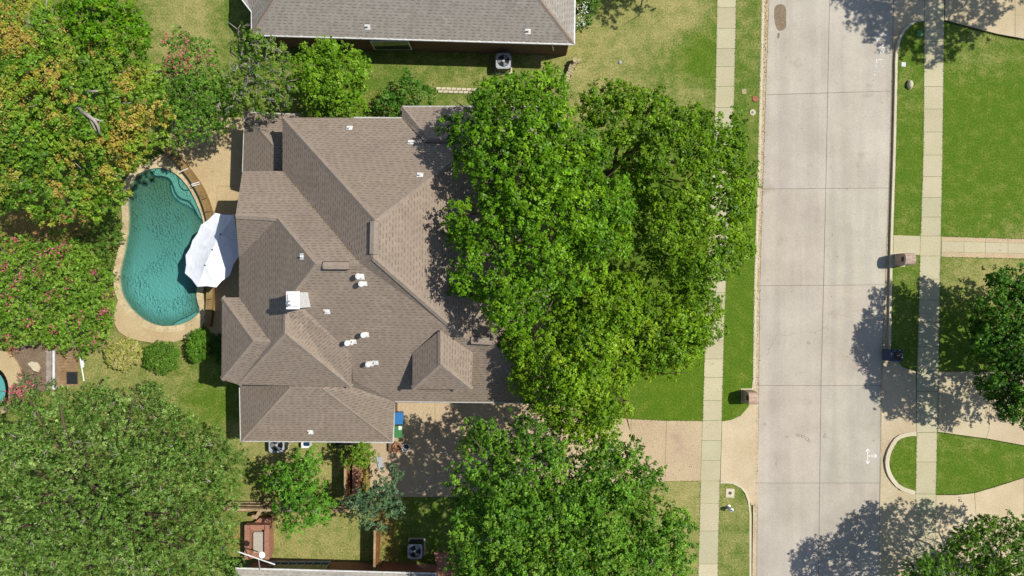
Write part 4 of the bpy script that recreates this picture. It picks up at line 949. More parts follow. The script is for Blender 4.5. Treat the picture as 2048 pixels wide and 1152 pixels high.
tree('mixed_tree', 'thin crowned tree with grey branches showing, by the house corner', 'tree', [(470, 60), (485, 38), (510, 45), (525, 75), (560, 80), (585, 110), (605, 150), (600, 200), (560, 232), (500, 225), (470, 250), (440, 255), (430, 200), (450, 130), (462, 90)],
     4.5, 7.0, (520, 160), [((76, 114, 26), 3), ((104, 142, 40), 3), ((140, 164, 64), 1.3), ((54, 86, 22), 2)], clump=.36, leaf=.13, per=46, trunk_r=.18, limbs=11, bark='barkpale', fill=.35, twigs=70, lobe=1.4, lobeamp=1.3, jag=1.3)
tree('maple_tree', 'bright green feathery tree between the two brick houses', 'tree', [(595, 115), (620, 90), (650, 82), (700, 90), (725, 105), (740, 130), (735, 175), (745, 220), (715, 235), (660, 232), (615, 222), (600, 200), (585, 160)],
     3.5, 6.4, (665, 175), [((82, 124, 18), 3), ((112, 154, 30), 4), ((146, 180, 52), 1)], clump=.42, leaf=.15, per=110, trunk_r=.15, limbs=6, lobe=1.4, lobeamp=1.1)
tree('nandina_bush', 'dense medium green bush beside the stone edging behind the house', 'shrub', [(752, 190), (775, 170), (795, 148), (825, 142), (850, 160), (870, 180), (866, 205), (820, 208), (800, 228), (765, 225), (745, 212)],
     1.2, 2.6, (810, 190), [((56, 102, 24), 3), ((82, 132, 36), 3), ((110, 152, 58), 1)], tips=(((170, 104, 74), (150, 92, 62)), 8, .12), tipfrac=.1, clump=.38, leaf=.12, per=85, trunk_r=.06, limbs=4, lobe=1.0, lobeamp=.6)
tree('white_flower_shrub', 'leafy shrub with white flowers at the corner of the upper house', 'shrub', [(1152, -30), (1195, -20), (1198, 8), (1188, 40), (1170, 55), (1154, 58)],
     1.2, 2.4, (1172, 10), [((70, 108, 28), 3), ((96, 136, 44), 2)], tips=(((230, 232, 222), (212, 216, 202)), 9, .12), tipfrac=.45, clump=.33, leaf=.14, per=70, trunk_r=.04, limbs=3, lobe=.9, lobeamp=.3)
tree('small_tree', 'small vivid green tree on the dry side yard near the fence', 'tree', [(590, 905), (625, 898), (645, 935), (640, 960), (668, 990), (672, 1020), (650, 1035), (625, 1050), (610, 1075), (575, 1060), (560, 1030), (550, 1000), (535, 975), (530, 945), (560, 930), (578, 935)],
     3.2, 5.6, (615, 965), [((76, 128, 28), 3), ((104, 158, 44), 3), ((134, 180, 70), 1), ((50, 94, 24), 2)], clump=.42, leaf=.15, per=90, trunk_r=.14, limbs=7, lobe=1.3, lobeamp=1.2, twigs=5, fill=.7)
tree('small_tree', 'small yellow green tree touching the eave above the brick wall', 'tree', [(690, 900), (705, 888), (735, 885), (752, 900), (750, 925), (730, 938), (700, 932), (680, 928)],
     2.0, 3.6, (715, 905), [((96, 132, 32), 3), ((122, 154, 48), 2)], clump=.34, leaf=.12, per=85, trunk_r=.08, limbs=5, lobe=1.0, lobeamp=.7)
tree('juniper_tree', 'dusky blue green tree south of the courtyard', 'tree', [(765, 945), (775, 930), (800, 925), (812, 950), (795, 960), (800, 990), (815, 1010), (800, 1030), (775, 1035), (770, 1060), (740, 1065), (720, 1045), (700, 1030), (690, 1000), (700, 985), (740, 980), (755, 965)],
     3.0, 5.2, (765, 990), [((80, 112, 76), 3), ((104, 134, 94), 3), ((132, 154, 108), 1), ((52, 80, 52), 2)], clump=.36, leaf=.13, per=70, trunk_r=.12, limbs=7, lobe=1.2, lobeamp=1.1, fill=.6)
for k, (poly, z, lab, cols) in enumerate((([(205, 710), (215, 690), (240, 677), (268, 680), (284, 700), (280, 725), (255, 740), (220, 735)], 1.3, 'clipped round bush with yellowed foliage, leftmost of the row by the deck', [((170, 168, 88), 3), ((134, 148, 52), 2), ((206, 196, 140), 2)]),
     ([(282, 715), (290, 695), (315, 683), (345, 688), (362, 705), (358, 732), (330, 748), (298, 740)], 1.3, 'clipped round green bush with pale tips, middle of the row by the deck', [((74, 116, 30), 3), ((100, 140, 44), 2), ((160, 176, 88), .5)]),
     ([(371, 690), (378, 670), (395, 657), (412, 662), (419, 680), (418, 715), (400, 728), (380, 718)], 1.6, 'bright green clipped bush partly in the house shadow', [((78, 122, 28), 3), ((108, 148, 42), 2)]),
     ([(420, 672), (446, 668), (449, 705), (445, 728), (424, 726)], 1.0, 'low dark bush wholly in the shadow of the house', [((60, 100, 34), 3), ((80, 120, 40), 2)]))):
    tree('round_bush', lab, 'bush', poly, .8, z+.35, ((poly[0][0]+poly[4][0])/2, (poly[0][1]+poly[4][1])/2+8), cols, clump=.17, leaf=.07, per=120, trunk_r=.04, limbs=3, lobe=3, lobeamp=.15, group='clipped bushes below the pool deck', jag=.2)
tree('street_tree', 'dark green tree at the right edge shading the street', 'tree', [(1930, 640), (1950, 610), (1975, 600), (1975, 560), (2000, 542), (2060, 538), (2140, 540), (2210, 590), (2235, 680), (2225, 780), (2160, 850), (2090, 870), (2040, 845), (2010, 838), (1985, 800), (1958, 770), (1945, 720), (1925, 690)],
     4.2, 6.6, (2000, 690), [((54, 98, 20), 3), ((82, 132, 30), 3), ((126, 168, 50), 1), ((36, 70, 18), 2)], clump=.5, leaf=.16, per=150, trunk_r=.22, limbs=8, lobe=1.6, lobeamp=1.4, gaps=[(1975, 625, 12)], fill=1.3)
tree('street_tree', 'feathery green tree in the lower right corner', 'tree', [(1800, 1145), (1835, 1112), (1872, 1096), (1905, 1066), (1950, 1042), (2000, 1024), (2080, 1018), (2160, 1060), (2190, 1160), (2160, 1260), (2050, 1300), (1920, 1290), (1820, 1240), (1780, 1180)],
     4.3, 6.8, (1950, 1130), [((84, 128, 28), 3), ((112, 152, 44), 3), ((62, 100, 24), 2)], clump=.42, leaf=.14, per=90, trunk_r=.18, limbs=8, lobe=1.4, lobeamp=1.2, fill=1.1, jag=1.3)
# crowns just outside the frame whose shade falls into it
def gcirc(cx, cy, r, n=16): return circ(cx, cy, r, r, n, .18)
tree('street_tree', 'big street tree just past the upper right corner, known by its shade on the street', 'tree', gcirc(32.9, 23.2, 6.7), 8.5, 12, (33, 22), OAK, clump=.7, leaf=.24, per=90, ground=True, trunk_r=.4, lobe=2.2)
tree('street_tree', 'slim tree just above the top edge, its shade touching the upper front lawn', 'tree', gcirc(12.6, 20.6, 1.9), 7, 9, (12.6, 21), OAK, clump=.6, leaf=.22, per=80, ground=True, trunk_r=.15, fill=.5)

# bare fallen-looking pale limb inside the seed head tree
def stems(name, parent_label, cat, paths, mat='barkpale', rad=.06):
    t = thing(name, parent_label, cat, P(*paths[0][0][:2], 0)); b = MB()
    for p in paths:
        q = [P(*c) for c in p]; n_ = len(q); b.tube(q, [rad*(1-.7*i/(n_-1)) for i in range(n_)], 7)
    b.build('limb', M[mat], t, smooth=True); return t
gt = [o for o in bpy.data.objects if o.name == 'golden_tree'][0]
b = MB()
for p, r in (([(155, 215, 9.6), (172, 228, 9.9), (188, 240, 10.0), (196, 252, 9.9), (200, 268, 9.7)], .12), ([(180, 236, 9.9), (186, 250, 9.8), (192, 262, 9.7)], .07), ([(172, 184, 9.4), (196, 182, 9.8)], .09), ([(188, 238, 9.9), (205, 243, 9.7)], .08)):
    q = [P(*c) for c in p]; b.tube(q, [r*(1-.5*i/(len(q)-1)) for i in range(len(q))], 7)
b.build('bare_limb', M['barkpale'], gt, smooth=True)

ft = [o for o in bpy.data.objects if o.name == 'shade_tree.001'][0]
b = MB()
for p, r in (([(1222, 345, 2.5), (1236, 326, 4.2), (1250, 310, 5.0), (1268, 300, 5.6), (1290, 296, 6.1), (1325, 285, 6.8)], .17), ([(1228, 338, 3.4), (1232, 305, 4.8), (1240, 285, 5.4), (1256, 262, 6.0), (1262, 230, 6.8)], .13),
             ([(1250, 310, 5.0), (1258, 295, 5.6), (1272, 285, 6.0)], .07), ([(1300, 360, 5.0), (1340, 364, 5.6), (1395, 361, 6.4)], .08), ([(1375, 360, 6.1), (1388, 346, 6.5)], .045),
             ([(1385, 305, 5.8), (1405, 290, 6.3), (1445, 279, 6.8)], .08), ([(1222, 345, 2.5), (1255, 345, 4.0), (1285, 340, 5.0), (1310, 318, 6.0)], .11))[:5]:
    q = [P(*c) for c in p]; b.tube(q, [r*(1-.6*i/(len(q)-1)) for i in range(len(q))], 7)
b.build('bare_limb', M['bark'], ft, smooth=True)

# ------------------------------------------------------------------ umbrella
um = thing('pool_umbrella', 'large oval white umbrella with scalloped edge standing over the pool side', 'umbrella', P(425, 500, .15))
rimp = [(430, 425.7), (468, 429.5), (480.4, 489), (479.5, 509), (459, 552), (432.5, 575), (394.6, 573.7), (369.8, 546.6), (371.5, 510), (385.5, 480), (402, 449.6)]
ridge = [(440.5, 468.7, 3.35), (424.7, 499.5, 3.35), (410, 530.6, 3.35)]
near = [0, 0, 0, 1, 2, 2, 2, 2, 1, 1, 0]
rp = [P(*q) for q in ridge]; m = MB(); n = len(rimp)
for i in range(n):
    j = (i+1) % n; A = P(*rimp[i], 2.75); B = P(*rimp[j], 2.75); mid = (A+B)/2; cen = rp[near[i]]
    mid = mid.lerp(Vector((cen.x, cen.y, 2.75)), .05)+Vector((0, 0, .03)); a, c = near[i], near[j]
    NS = 5
    L0 = [rp[a].lerp(A, t/NS)-Vector((0, 0, .04*math.sin(math.pi*t/NS))) for t in range(NS+1)]
    L2 = [rp[c].lerp(B, t/NS)-Vector((0, 0, .04*math.sin(math.pi*t/NS))) for t in range(NS+1)]
    L1 = [((rp[a]+rp[c])/2).lerp(mid, t/NS)-Vector((0, 0, .06*math.sin(math.pi*t/NS))) for t in range(NS+1)]
    for La, Lb in ((L0, L1), (L1, L2)):
        for t in range(NS): m.poly([La[t], La[t+1], Lb[t+1], Lb[t]])
co = m.build('canopy', M['canvas'], um)
md = co.modifiers.new('thick', 'SOLIDIFY'); md.thickness = .012
for q in rp:
    b = MB(); b.lathe(q, [(.05, -.05), (.05, .0), (.035, .03), (.03, .07), (.01, .08)], 10); b.build('finial', M['darkmetal'], um)
b = MB(); b.tube([P(424.7, 499.5, .15), rp[1]], .045, 10); b.tube([rp[0]-Vector((0, 0, .3)), rp[1]-Vector((0, 0, .55)), rp[2]-Vector((0, 0, .3))], .03, 8); b.build('pole', M['darkmetal'], um)
b = MB()
for i in range(n): b.tube([rp[near[i]]-Vector((0, 0, .22)), (rp[near[i]]+P(*rimp[i], 2.75))/2-Vector((0, 0, .2)), P(*rimp[i], 2.75)-Vector((0, 0, .05))], .012, 5)
b.build('rib', M['darkmetal'], um)
b = MB(); b.lathe(P(424.7, 499.5, .15), [(.4, 0), (.4, .06), (.12, .12), (.06, .3)], 18); b.build('base', M['darkmetal'], um)

# ------------------------------------------------------------------ mailboxes
def mailbox(px, pw_, py0, py1, label, mat, flip):
    x0 = P(px, 0, 0).x; x1 = x0+pw_; yA = P(0, py1, 0).y; yB = P(0, py0, 0).y; w = yB-yA
    t = thing('brick_mailbox', label, 'mailbox', ((x0+x1)/2, (yA+yB)/2, -0.01), 'brick mailbox pillars by the street')
    prof = [(yA, -.1), (yB, -.1), (yB, 1.12)]+[(yA+w/2+w/2*math.cos(a), 1.12+.27*math.sin(a)) for a in [math.pi*k/10 for k in range(1, 10)]]+[(yA, 1.12)]
    b = MB(); i = len(prof); b.v = [Vector((x0, p[0], p[1])) for p in prof]+[Vector((x1, p[0], p[1])) for p in prof]
    b.f = [list(range(i-1, -1, -1)), list(range(i, 2*i))]+[[k, (k+1) % i, i+(k+1) % i, i+k] for k in range(i)]
    b.build('pillar', mat, t, uv=True)
    b = MB(); b.box((x0-.006, (yA+yB)/2, 1.03), (.03, .3, .26)); b.build('paper_slot', M['black'], t)
    b = MB(); b.rbox((x1+.01, (yA+yB)/2, 1.0), (.04, .26, .28), .015); d_ = b.build('mail_door', M['darkmetal'], t)
    b = MB(); b.prism([(x0-.07, yA-.07, .03), (x1+.07, yA-.07, .03), (x1+.07, yB+.07, .03), (x0-.07, yB+.07, .03)], .12); b.build('footing', M['curb'], t)
mailbox(1484, .60, 779, 803, 'arched brick mailbox pillar beside the left curb above the driveway', M['brickmail'], 0)
mailbox(1787.5, .66, 508, 531, 'arched brick mailbox pillar at the front walk right of the street', M['brickdark'], 1)

# ------------------------------------------------------------------ bins
def bin_(px, py, rz, label, mat, lidmat, open_=False, group=None, lidlabel=None):
    c = P(px, py, 0); t = thing('wheeled_bin', label, 'bin', c, group); R = Matrix.Rotation(rz, 3, 'Z')
    def at(x, y, z): return c+R @ Vector((x, y, z))
    b = MB(); b.box(at(0, 0, .52), (.52, .6, .9), rz, 1.22); b.build('body', mat, t, bevel=.02)
    b = MB(); b.box(at(0, 0, .985), (.68, .76, .04), rz); bo = b.build('rim', mat, t, bevel=.01)
    if open_:
        b = MB(); b.box(at(-.52, 0, .72), (.05, .74, .62), rz, tilt=('Y', .5)); b.build('lid', lidmat, t, bevel=.01)
        b = MB(); b.rbox(at(.02, 0, 1.03), (.5, .6, .12), .12, rz, taper=.8); bg_ = b.build('bag', M['black'], t, bevel=.03)
    else:
        b = MB(); b.box(at(0, 0, 1.03), (.7, .78, .06), rz, .94); l = b.build('lid', lidmat, t, bevel=.015)
        b = MB(); b.box(at(0, 0, 1.066), (.5, .56, .02), rz, .96); b.build('lid_panel', lidmat, l, bevel=.005)
    b = MB(); b.tube([at(-.36, -.25, 1.0), at(-.42, -.2, 1.02), at(-.42, .2, 1.02), at(-.36, .25, 1.0)], .018, 6); b.build('handle', M['black'], t)
    for sy in (-.3, .3):
        b = MB(); a = at(-.24, sy-.03, .12); d = at(-.24, sy+.03, .12); b.tube([a, d], .12, 14); b.build('wheel', M['black'], t)
    return t
bin_(800, 831, 0, 'blue wheeled bin standing against the house by the driveway', M['blue'], M['blue'])
gb_ = bin_(799, 857, 0, 'green wheeled bin with a white sticker beside the blue bin', M['green'], M['green'])
b = MB(); b.box(P(803.5, 856, 1.083)+Vector((-.1, 0, 0)), (.22, .24, .006)); b.build('sticker', M['white'], gb_)
bin_(1778, 708, 0, 'dark blue bin with open lid and black bags at the curb in tree shade', M['navy'], M['navy'], True)

# ------------------------------------------------------------------ air conditioners
def ac(px, py, w, d, h, label, rz=0, mat='greymetal'):
    c = P(px, py, 0); t = thing('air_conditioner', label, 'air conditioner', c); R = Matrix.Rotation(rz, 3, 'Z')
    b = MB(); b.box(c+Vector((0, 0, .04)), (w+.16, d+.16, .08), rz); b.build('concrete_pad', M['curb'], t)
    b = MB(); b.rbox(c+Vector((0, 0, .08+h/2)), (w, d, h), .1, rz, 4); bo = b.build('housing', M['darkmetal'], t)
    b = MB(); n_ = 26
    z = c.z+.08+h; outer = []; inner = []; r_in = min(w, d)*.41
    for k in range(32):
        a = 2*math.pi*k/32; ca, sa = math.cos(a), math.sin(a); s = min((w/2)/max(abs(ca), 1e-6), (d/2)/max(abs(sa), 1e-6)); s = min(s, math.hypot(w/2, d/2)*.9)
        outer.append(c+R @ Vector((ca*s, sa*s, 0))+Vector((0, 0, z+.03))); inner.append(c+R @ Vector((ca*r_in, sa*r_in, 0))+Vector((0, 0, z+.035)))
    for k in range(32):
        j = (k+1) % 32; b.poly([outer[k], outer[j], inner[j], inner[k]]); b.poly([outer[k], outer[j], outer[j]-Vector((0, 0, .06)), outer[k]-Vector((0, 0, .06))])
        b.poly([inner[k], inner[j], inner[j]-Vector((0, 0, .03)), inner[k]-Vector((0, 0, .03))])
    b.build('top_cover', M[mat], t)
    b = MB(); b.lathe(c+Vector((0, 0, z+.004)), [(r_in, 0), (r_in*.2, .001)], 24); b.build('fan_well', M['black'], t)
    b = MB()
    for k in range(3):
        a0 = 2*math.pi*k/3+.6; pts = []
        for t_ in (0, .33, .66, 1): pts.append(Vector((math.cos(a0+t_*.9)*r_in*.9, math.sin(a0+t_*.9)*r_in*.9, .02+.015*t_)))
        b.prism([c+Vector((0, 0, z))+q for q in [Vector((math.cos(a0+.2)*.06, math.sin(a0+.2)*.06, .03))]+pts], .004)
    b.build('fan_blade', M['alu'], t)
    b = MB(); b.lathe(c+Vector((0, 0, z+.03)), [(.09, 0), (.09, .04), (.02, .06)], 14); b.build('fan_hub', M[mat], t)
    b = MB()
    for k in range(7): b.tube([c+R @ Vector((math.cos(t2)*r_in*(k+1)/7.5, math.sin(t2)*r_in*(k+1)/7.5, 0))+Vector((0, 0, z+.055)) for t2 in [6.2832*q/20 for q in range(21)]], .004, 4)
    b.build('fan_guard', M['darkmetal'], t)
    return t
ac(1007, 131, .95, 1.0, .82, 'square grey air conditioner half in shade below the upper house')
ac(562, 884, 1.0, 1.0, .75, 'pale grey air conditioner tucked under the south eave of the big house')
ac(834, 1092, .95, .95, .85, 'dark air conditioner with silver fan blades in the lower back yard')
# bits by the south wall
t = thing('storage_tub', 'small white tub with blue inside below the south eave', 'tub', P(613, 888, 0))
b = MB(); b.rbox(P(613, 888, .25), (.55, .42, .5), .1); b.build('shell', M['white'], t); b = MB(); b.rbox(P(613, 888, .505), (.4, .26, .02), .07); b.build('liner', M['navy'], t)
t = thing('hose_pot', 'terracotta coloured pot holding a coiled hose by the house corner', 'pot', P(796, 892, 0))
b = MB(); b.lathe(P(796, 892, 0), [(.22, 0), (.3, .35), (.33, .4), (.3, .42), (.24, .38), (.2, .1)], 20); b.build('pot', M['terracotta'], t, smooth=False)
b = MB(); c = P(796, 892, .42); b.tube([c+Vector((math.cos(a)*(.1+.012*a), math.sin(a)*(.1+.012*a), .02*math.sin(a*2))) for a in [k*.4 for k in range(48)]], .022, 6); b.build('hose', M['hose'], t)
t = thing('metal_bucket', 'grey round bucket with water beside the hose pot', 'bucket', P(813, 892, 0))
b = MB(); b.lathe(P(813, 892, 0), [(.2, 0), (.24, .42), (.26, .43), (.22, .42), (.18, .2)], 20); b.build('body', M['alu'], t)
b = MB(); b.lathe(P(813, 892, .3), [(.19, 0), (.01, .002)], 16); b.build('water', M['glass'], t)
t = thing('planter_box', 'low wooden planter box left of the hose pot', 'planter', P(779, 893, 0))
b = MB(); b.box(P(782, 893, .15), (.28, .6, .3)); b.build('box', M['wood'], t, bevel=.01); b = MB(); b.box(P(782, 893, .302), (.2, .5, .01)); b.build('soil', M['soil'], t)
t = thing('paving_slab', 'grey square slab leaning by the small yellow green tree', 'slab', P(760, 925, 0)); b = MB(); b.box(P(760, 925, .06), (.35, .8, .08), .2); b.build('slab', M['greymetal'], t, bevel=.01)
t = thing('door_mat', 'dark mat outside the south wall', 'mat', P(692, 880, 0)); b = MB(); b.box(P(692, 880, .03), (1.4, .7, .03)); b.build('mat', M['black'], t, bevel=.008)

# ------------------------------------------------------------------ fences and small walls of the southern yards
def fence(p0, p1, h, label, mat='wood', board=.14, post=2.2, cap=False):
    A, B = P(*p0, 0), P(*p1, 0); L = (B-A).length; d = (B-A).normalized(); rz = math.atan2(d.y, d.x)
    t = thing('wood_fence', label, 'fence', A); b = MB(); k = 0
    while k*board < L:
        c = A+d*(k*board+board/2); b.box(c+Vector((0, 0, h/2+random.uniform(-.01, .01))), (board*.93, .022, h), rz+random.uniform(-.02, .02)); k += 1
    b.build('boards', M[mat], t)
    s = Vector((-d.y, d.x, 0))*.045
    for z in (.35, h*.55, h-.2):
        b = MB(); b.box((A+B)/2+s+Vector((0, 0, z)), (L, .045, .09), rz); b.build('rail', M[mat], t)
    n_ = max(1, int(L/post))
    for k in range(n_+1):
        b = MB(); c = A+(B-A)*k/n_; b.box(c+s*2.2+Vector((0, 0, h/2+.03)), (.1, .1, h+.06), rz); b.build('post', M['woodpale'], t)
    if cap:
        b = MB(); b.box((A+B)/2+Vector((0, 0, h+.02)), (L, .13, .035), rz); b.build('cap_board', M['woodpale'], t)
    return t
fence((704, 900), (704, 985), 1.85, 'wooden fence running north to south below the big house', cap=True)
fence((761, 1040), (760, 1120), 1.85, 'orange toned wooden fence left of the dark air conditioner', cap=True)
fence((470, 1002), (712, 1006), 1.7, 'horizontal wooden fence between the two southern side yards', 'woodpale', cap=True)
bw = thing('brick_wall', 'low red brick wall beside the north to south fence', 'wall', P(712, 950, 0)); b = MB(); b.box(P(713, 953, .45), (.35, 2.0, .9)); b.build('wall', M['brickred'], bw, uv=True)
t = thing('timber_step', 'long timber sleepers edging the side yard below the live oak', 'steps', P(520, 1020, 0))
for y in (1013, 1020):
    b = MB(); b.box(P(515, y, .1), (2.9, .14, .2)); b.build('sleeper', M['wood'], t, bevel=.01)
t = thing('gate_prop', 'diagonal pale board leaning on the horizontal fence', 'board', P(535, 1010, 0)); b = MB(); b.box(P(523, 1019, 1.0), (1.4, .22, .05), .95); b.build('board', M['woodpale'], t); b = MB(); b.box(P(513, 1029, .5), (.25, .25, 1.0)); b.build('post', M['woodpale'], t)
t = thing('brick_spa', 'red brick sunken tub with a grey cover in the bottom yard', 'spa', P(520, 1075, 0))
co_ = [(500, 1052), (520, 1036), (541, 1036), (542, 1112), (500, 1118), (490, 1122), (494, 1062)]
b = MB(); b.prism([P(x, y, .55) for x, y in co_], .55); b.build('brick_base', M['brickred'], t, uv=True)
for bx in ((497, 1082, .32, 2.2), (536, 1082, .3, 2.2)):
    b = MB(); b.box(P(bx[0], bx[1], .8), (bx[2], bx[3], .5)); b.build('brick_rim', M['brickred'], t, uv=True)
b = MB(); b.box(P(517, 1052, .8), (1.0, .3, .5)); b.build('brick_rim', M['brickred'], t, uv=True)
b = MB(); b.rbox(P(518, 1084, .68), (.72, 1.35, .16), .12); b.build('cover', M['tan'], t, bevel=.03)
t = thing('satellite_dish', 'white dish and long aerial boom over the lower left house roof', 'antenna', P(522, 1140, 3.0))
b = MB(); b.tube([P(475, 1103, 4.2), P(550, 1129, 4.2)], .04, 6); b.build('boom', M['white'], t)
b = MB(); b.tube([P(520, 1140, 3.0), P(517, 1116, 4.2)], .03, 6); b.build('mast', M['alu'], t)
b = MB(); cD = P(524, 1110, 4.3); q = Vector((.5, .2, .8)).to_track_quat('Z', 'Y')
for k in range(4):
    for j in range(14):
        a, c2 = 6.2832*j/14, 6.2832*(j+1)/14; r1, r2 = .2*k/4, .2*(k+1)/4
        f_ = lambda r, a_: cD+q @ Vector((r*math.cos(a_), r*math.sin(a_)*.85, r*r*.9))
        b.poly([f_(r1, a), f_(r2, a), f_(r2, c2), f_(r1, c2)])
b.build('dish', M['white'], t)
t = thing('brick_patio', 'red brick paved corner at the edge of the bottom roof', 'paving', P(885, 1130, 0)); b = MB(); b.prism([P(x, y, .25) for x, y in [(868, 1105), (905, 1110), (915, 1160), (876, 1160)]], .25); b.build('paving', M['brickred'], t, uv=True)

# ------------------------------------------------------------------ left edge: second pool, deck, stone wall
t = thing('swimming_pool', 'corner of a second small pool at the left edge', 'swimming pool', P(0, 770, 0))
b = MB(); b.prism([P(x, y, .12) for x, y in smoothpoly([(-90, 700), (-10, 700), (20, 705), (36, 728), (48, 757), (30, 775), (22, 800), (14, 830), (-90, 850)], 1)], .12); b.build('pool_deck', M['patio'], t)
b = MB(); b.prism([P(x, y, .17) for x, y in smoothpoly([(-90, 735), (-5, 736), (8, 748), (16, 768), (16, 800), (5, 815), (-90, 830)], 1)], .06); b.build('coping', M['coping'], t)
b = MB(); b.prism([P(x, y, .19) for x, y in smoothpoly([(-90, 742), (-8, 742), (4, 754), (11, 772), (10, 795), (0, 808), (-90, 825)], 1)], .03); set_depth(b.build('pool_water', M['water'], t), lambda c: .9)
b = MB(); b.prism([P(x, y, .006) for x, y in smoothpoly([(20, 690), (60, 675), (98, 690), (98, 780), (60, 790), (40, 740)], 1)], .01); struct(b.build('planting_bed', M['soil']))
b = MB(); b.prism([P(x, y, .02) for x, y in [(108, 692), (156, 690), (158, 768), (106, 776)]], .03)
dk = MB()
for k in range(14):
    y = 692+k*5.9; dk.box(P(132, y, .06), (1.62, .17, .04))
t = thing('wooden_deck', 'worn plank deck beside the low stone wall', 'deck', P(132, 730, 0)); dk.build('planks', M['deckwood'], t)
t = thing('grate_mat', 'dark square metal grate lying on the plank deck', 'grate', P(144, 756, .08)); b = MB()
for k in range(7):
    b.box(P(134+k*3.4, 756, .1), (.03, .8, .02)); b.box(P(144, 745+k*3.8, .1), (.74, .03, .02))
b.box(P(144, 756, .085), (.7, .78, .01)); b.build('grate', M['darkmetal'], t)
t = thing('stone_wall', 'white topped low stone wall between the planting bed and plank deck', 'wall', P(104, 730, 0))
b = MB()
for k in range(22): b.box(P(104.5+random.uniform(-.6, .6), 702+k*3.6, .35), (.32+random.uniform(-.03, .03), .11, .7+random.uniform(-.04, .04)))
b.build('stones', M['barkpale'], t); b = MB(); b.box(P(107.5, 740, .72), (.12, 2.5, .05)); b.build('cap', M['white'], t)
t = thing('fallen_pole', 'white pole lying on the dry grass by the plank deck', 'pole', P(165, 740, 0)); b = MB(); b.tube([P(160, 715, .15), P(168, 762, .06)], .04, 7); b.build('pole', M['white'], t); b = MB(); b.box(P(165, 727, .1), (.2, .5, .05)); b.build('plate', M['white'], t)
t = thing('flat_stone', 'pale flat stone lying on the bare planting bed', 'stone', P(68, 733, 0)); b = MB(); b.prism([P(x, y, .12) for x, y in [(54, 728), (62, 723), (74, 725), (80, 735), (76, 744), (66, 741), (60, 733)]], .12); b.build('stone', M['curb'], t, bevel=.02)

# ------------------------------------------------------------------ stonework of the upper garden
t = thing('stone_wall', 'short leaning dry stone wall on the upper front lawn', 'wall', P(1140, 145, 0))
for k in range(13):
    x = 1150-k*2.05; y = 121+k*4.5; h_ = .6-.03*k
    b = MB(); b.box(P(x+random.uniform(-1, 1), y, h_/2), (.36+random.uniform(-.05, .05), .17, h_), -.38+random.uniform(-.1, .1)); b.build('stone', M['stone'], t, bevel=.02)
for x, y in ((1150, 121), (1158, 122)):
    b = MB(); b.box(P(x, y, .68 if x < 1155 else .1), (.3, .24, .16), .5); b.build('loose_stone', M['stone'], t, bevel=.02)
t = thing('stone_edging', 'double row of pale edging blocks on the grass behind the house', 'edging', P(920, 180, 0)); b = MB()
for r_ in range(2):
    for k in range(10): b.box(P(877+k*10.2+r_*4, 177+k*.35+r_*6, .05), (.3, .16, .1), random.uniform(-.06, .06))
b.build('blocks', M['curb'], t, bevel=.01)

# ------------------------------------------------------------------ small things in the verges
def cover(px, py, r, label, mat, name='valve_cover', sq=False, dark=None, h=.04):
    t = thing(name, label, 'cover', P(px, py, 0)); b = MB()
    if sq: b.rbox(P(px, py, h/2), (r*2, r*2.1, h), .03, random.uniform(-.1, .1))
    else: b.lathe(P(px, py, 0), [(r, 0), (r, h), (r*.9, h+.01), (0.01, h+.012)], 18)
    b.build('lid', mat, t)
    if dark: b = MB(); b.lathe(P(px+.3, py, h), [(dark, 0), (dark, .02), (.01, .022)], 14); b.build('plug', M['darkmetal'], t)
cover(1488, 183, .16, 'pale chipped square cover in the left verge', M['stone'], sq=True)
cover(1510, 198, .19, 'reddish round cover near the left curb', M['terracotta'])
cover(1505, 225, .2, 'white ring cover with a dark slot below the reddish cover', M['curb'], dark=.09)
cover(1460, 986, .28, 'square concrete meter box with round dark plug by the apron', M['curb'], 'meter_box', True, .1)
cover(1840, 67, .2, 'dark green flat box in the shaded verge at the top right', M['green'], 'utility_box', True)
cover(1807, 129, .14, 'small grey cover beside the right curb in the verge', M['greymetal'], 'utility_box', True)
t = thing('rock', 'pale upright rock in the right verge', 'rock', P(1818, 170, 0)); b = MB(); b.lathe(P(1818, 170, 0), [(.16, 0), (.19, .12), (.13, .28), (.04, .33)], 8)
for v in b.v: v.y = P(0, 170, 0).y+(v.y-P(0, 170, 0).y)*1.7+random.uniform(-.02, .02)
b.build('stone', M['curb'], t, bevel=0)
t = thing('fire_hydrant', 'white and blue topped hydrant in the strip below the apron', 'hydrant', P(1457, 1014, 0))
b = MB(); c = P(1457, 1014, 0); b.lathe(c, [(.15, 0), (.15, .05), (.09, .07), (.09, .5), (.13, .52), (.13, .56)], 14); b.build('barrel', M['alu'], t)
b = MB(); b.lathe(c, [(.13, .56), (.12, .64), (.07, .7), (.03, .72), (.03, .77)], 14); b.build('bonnet', M['white'], t)
b = MB(); b.tube([c+Vector((-.2, 0, .42)), c+Vector((.2, 0, .42))], .05, 10); b.tube([c+Vector((0, -.18, .42)), c+Vector((0, 0, .42))], .065, 10); b.build('outlet', M['white'], t)
b = MB(); b.lathe(c+Vector((0, 0, .77)), [(.05, 0), (.04, .04)], 8); b.build('nut', M['blue'], t)
t = thing('rock', 'small dark stone on the upper lawn', 'rock', P(1240, 125, 0)); b = MB(); b.lathe(P(1240, 125, 0), [(.1, 0), (.12, .05), (.05, .1)], 7); b.build('stone', M['greymetal'], t)

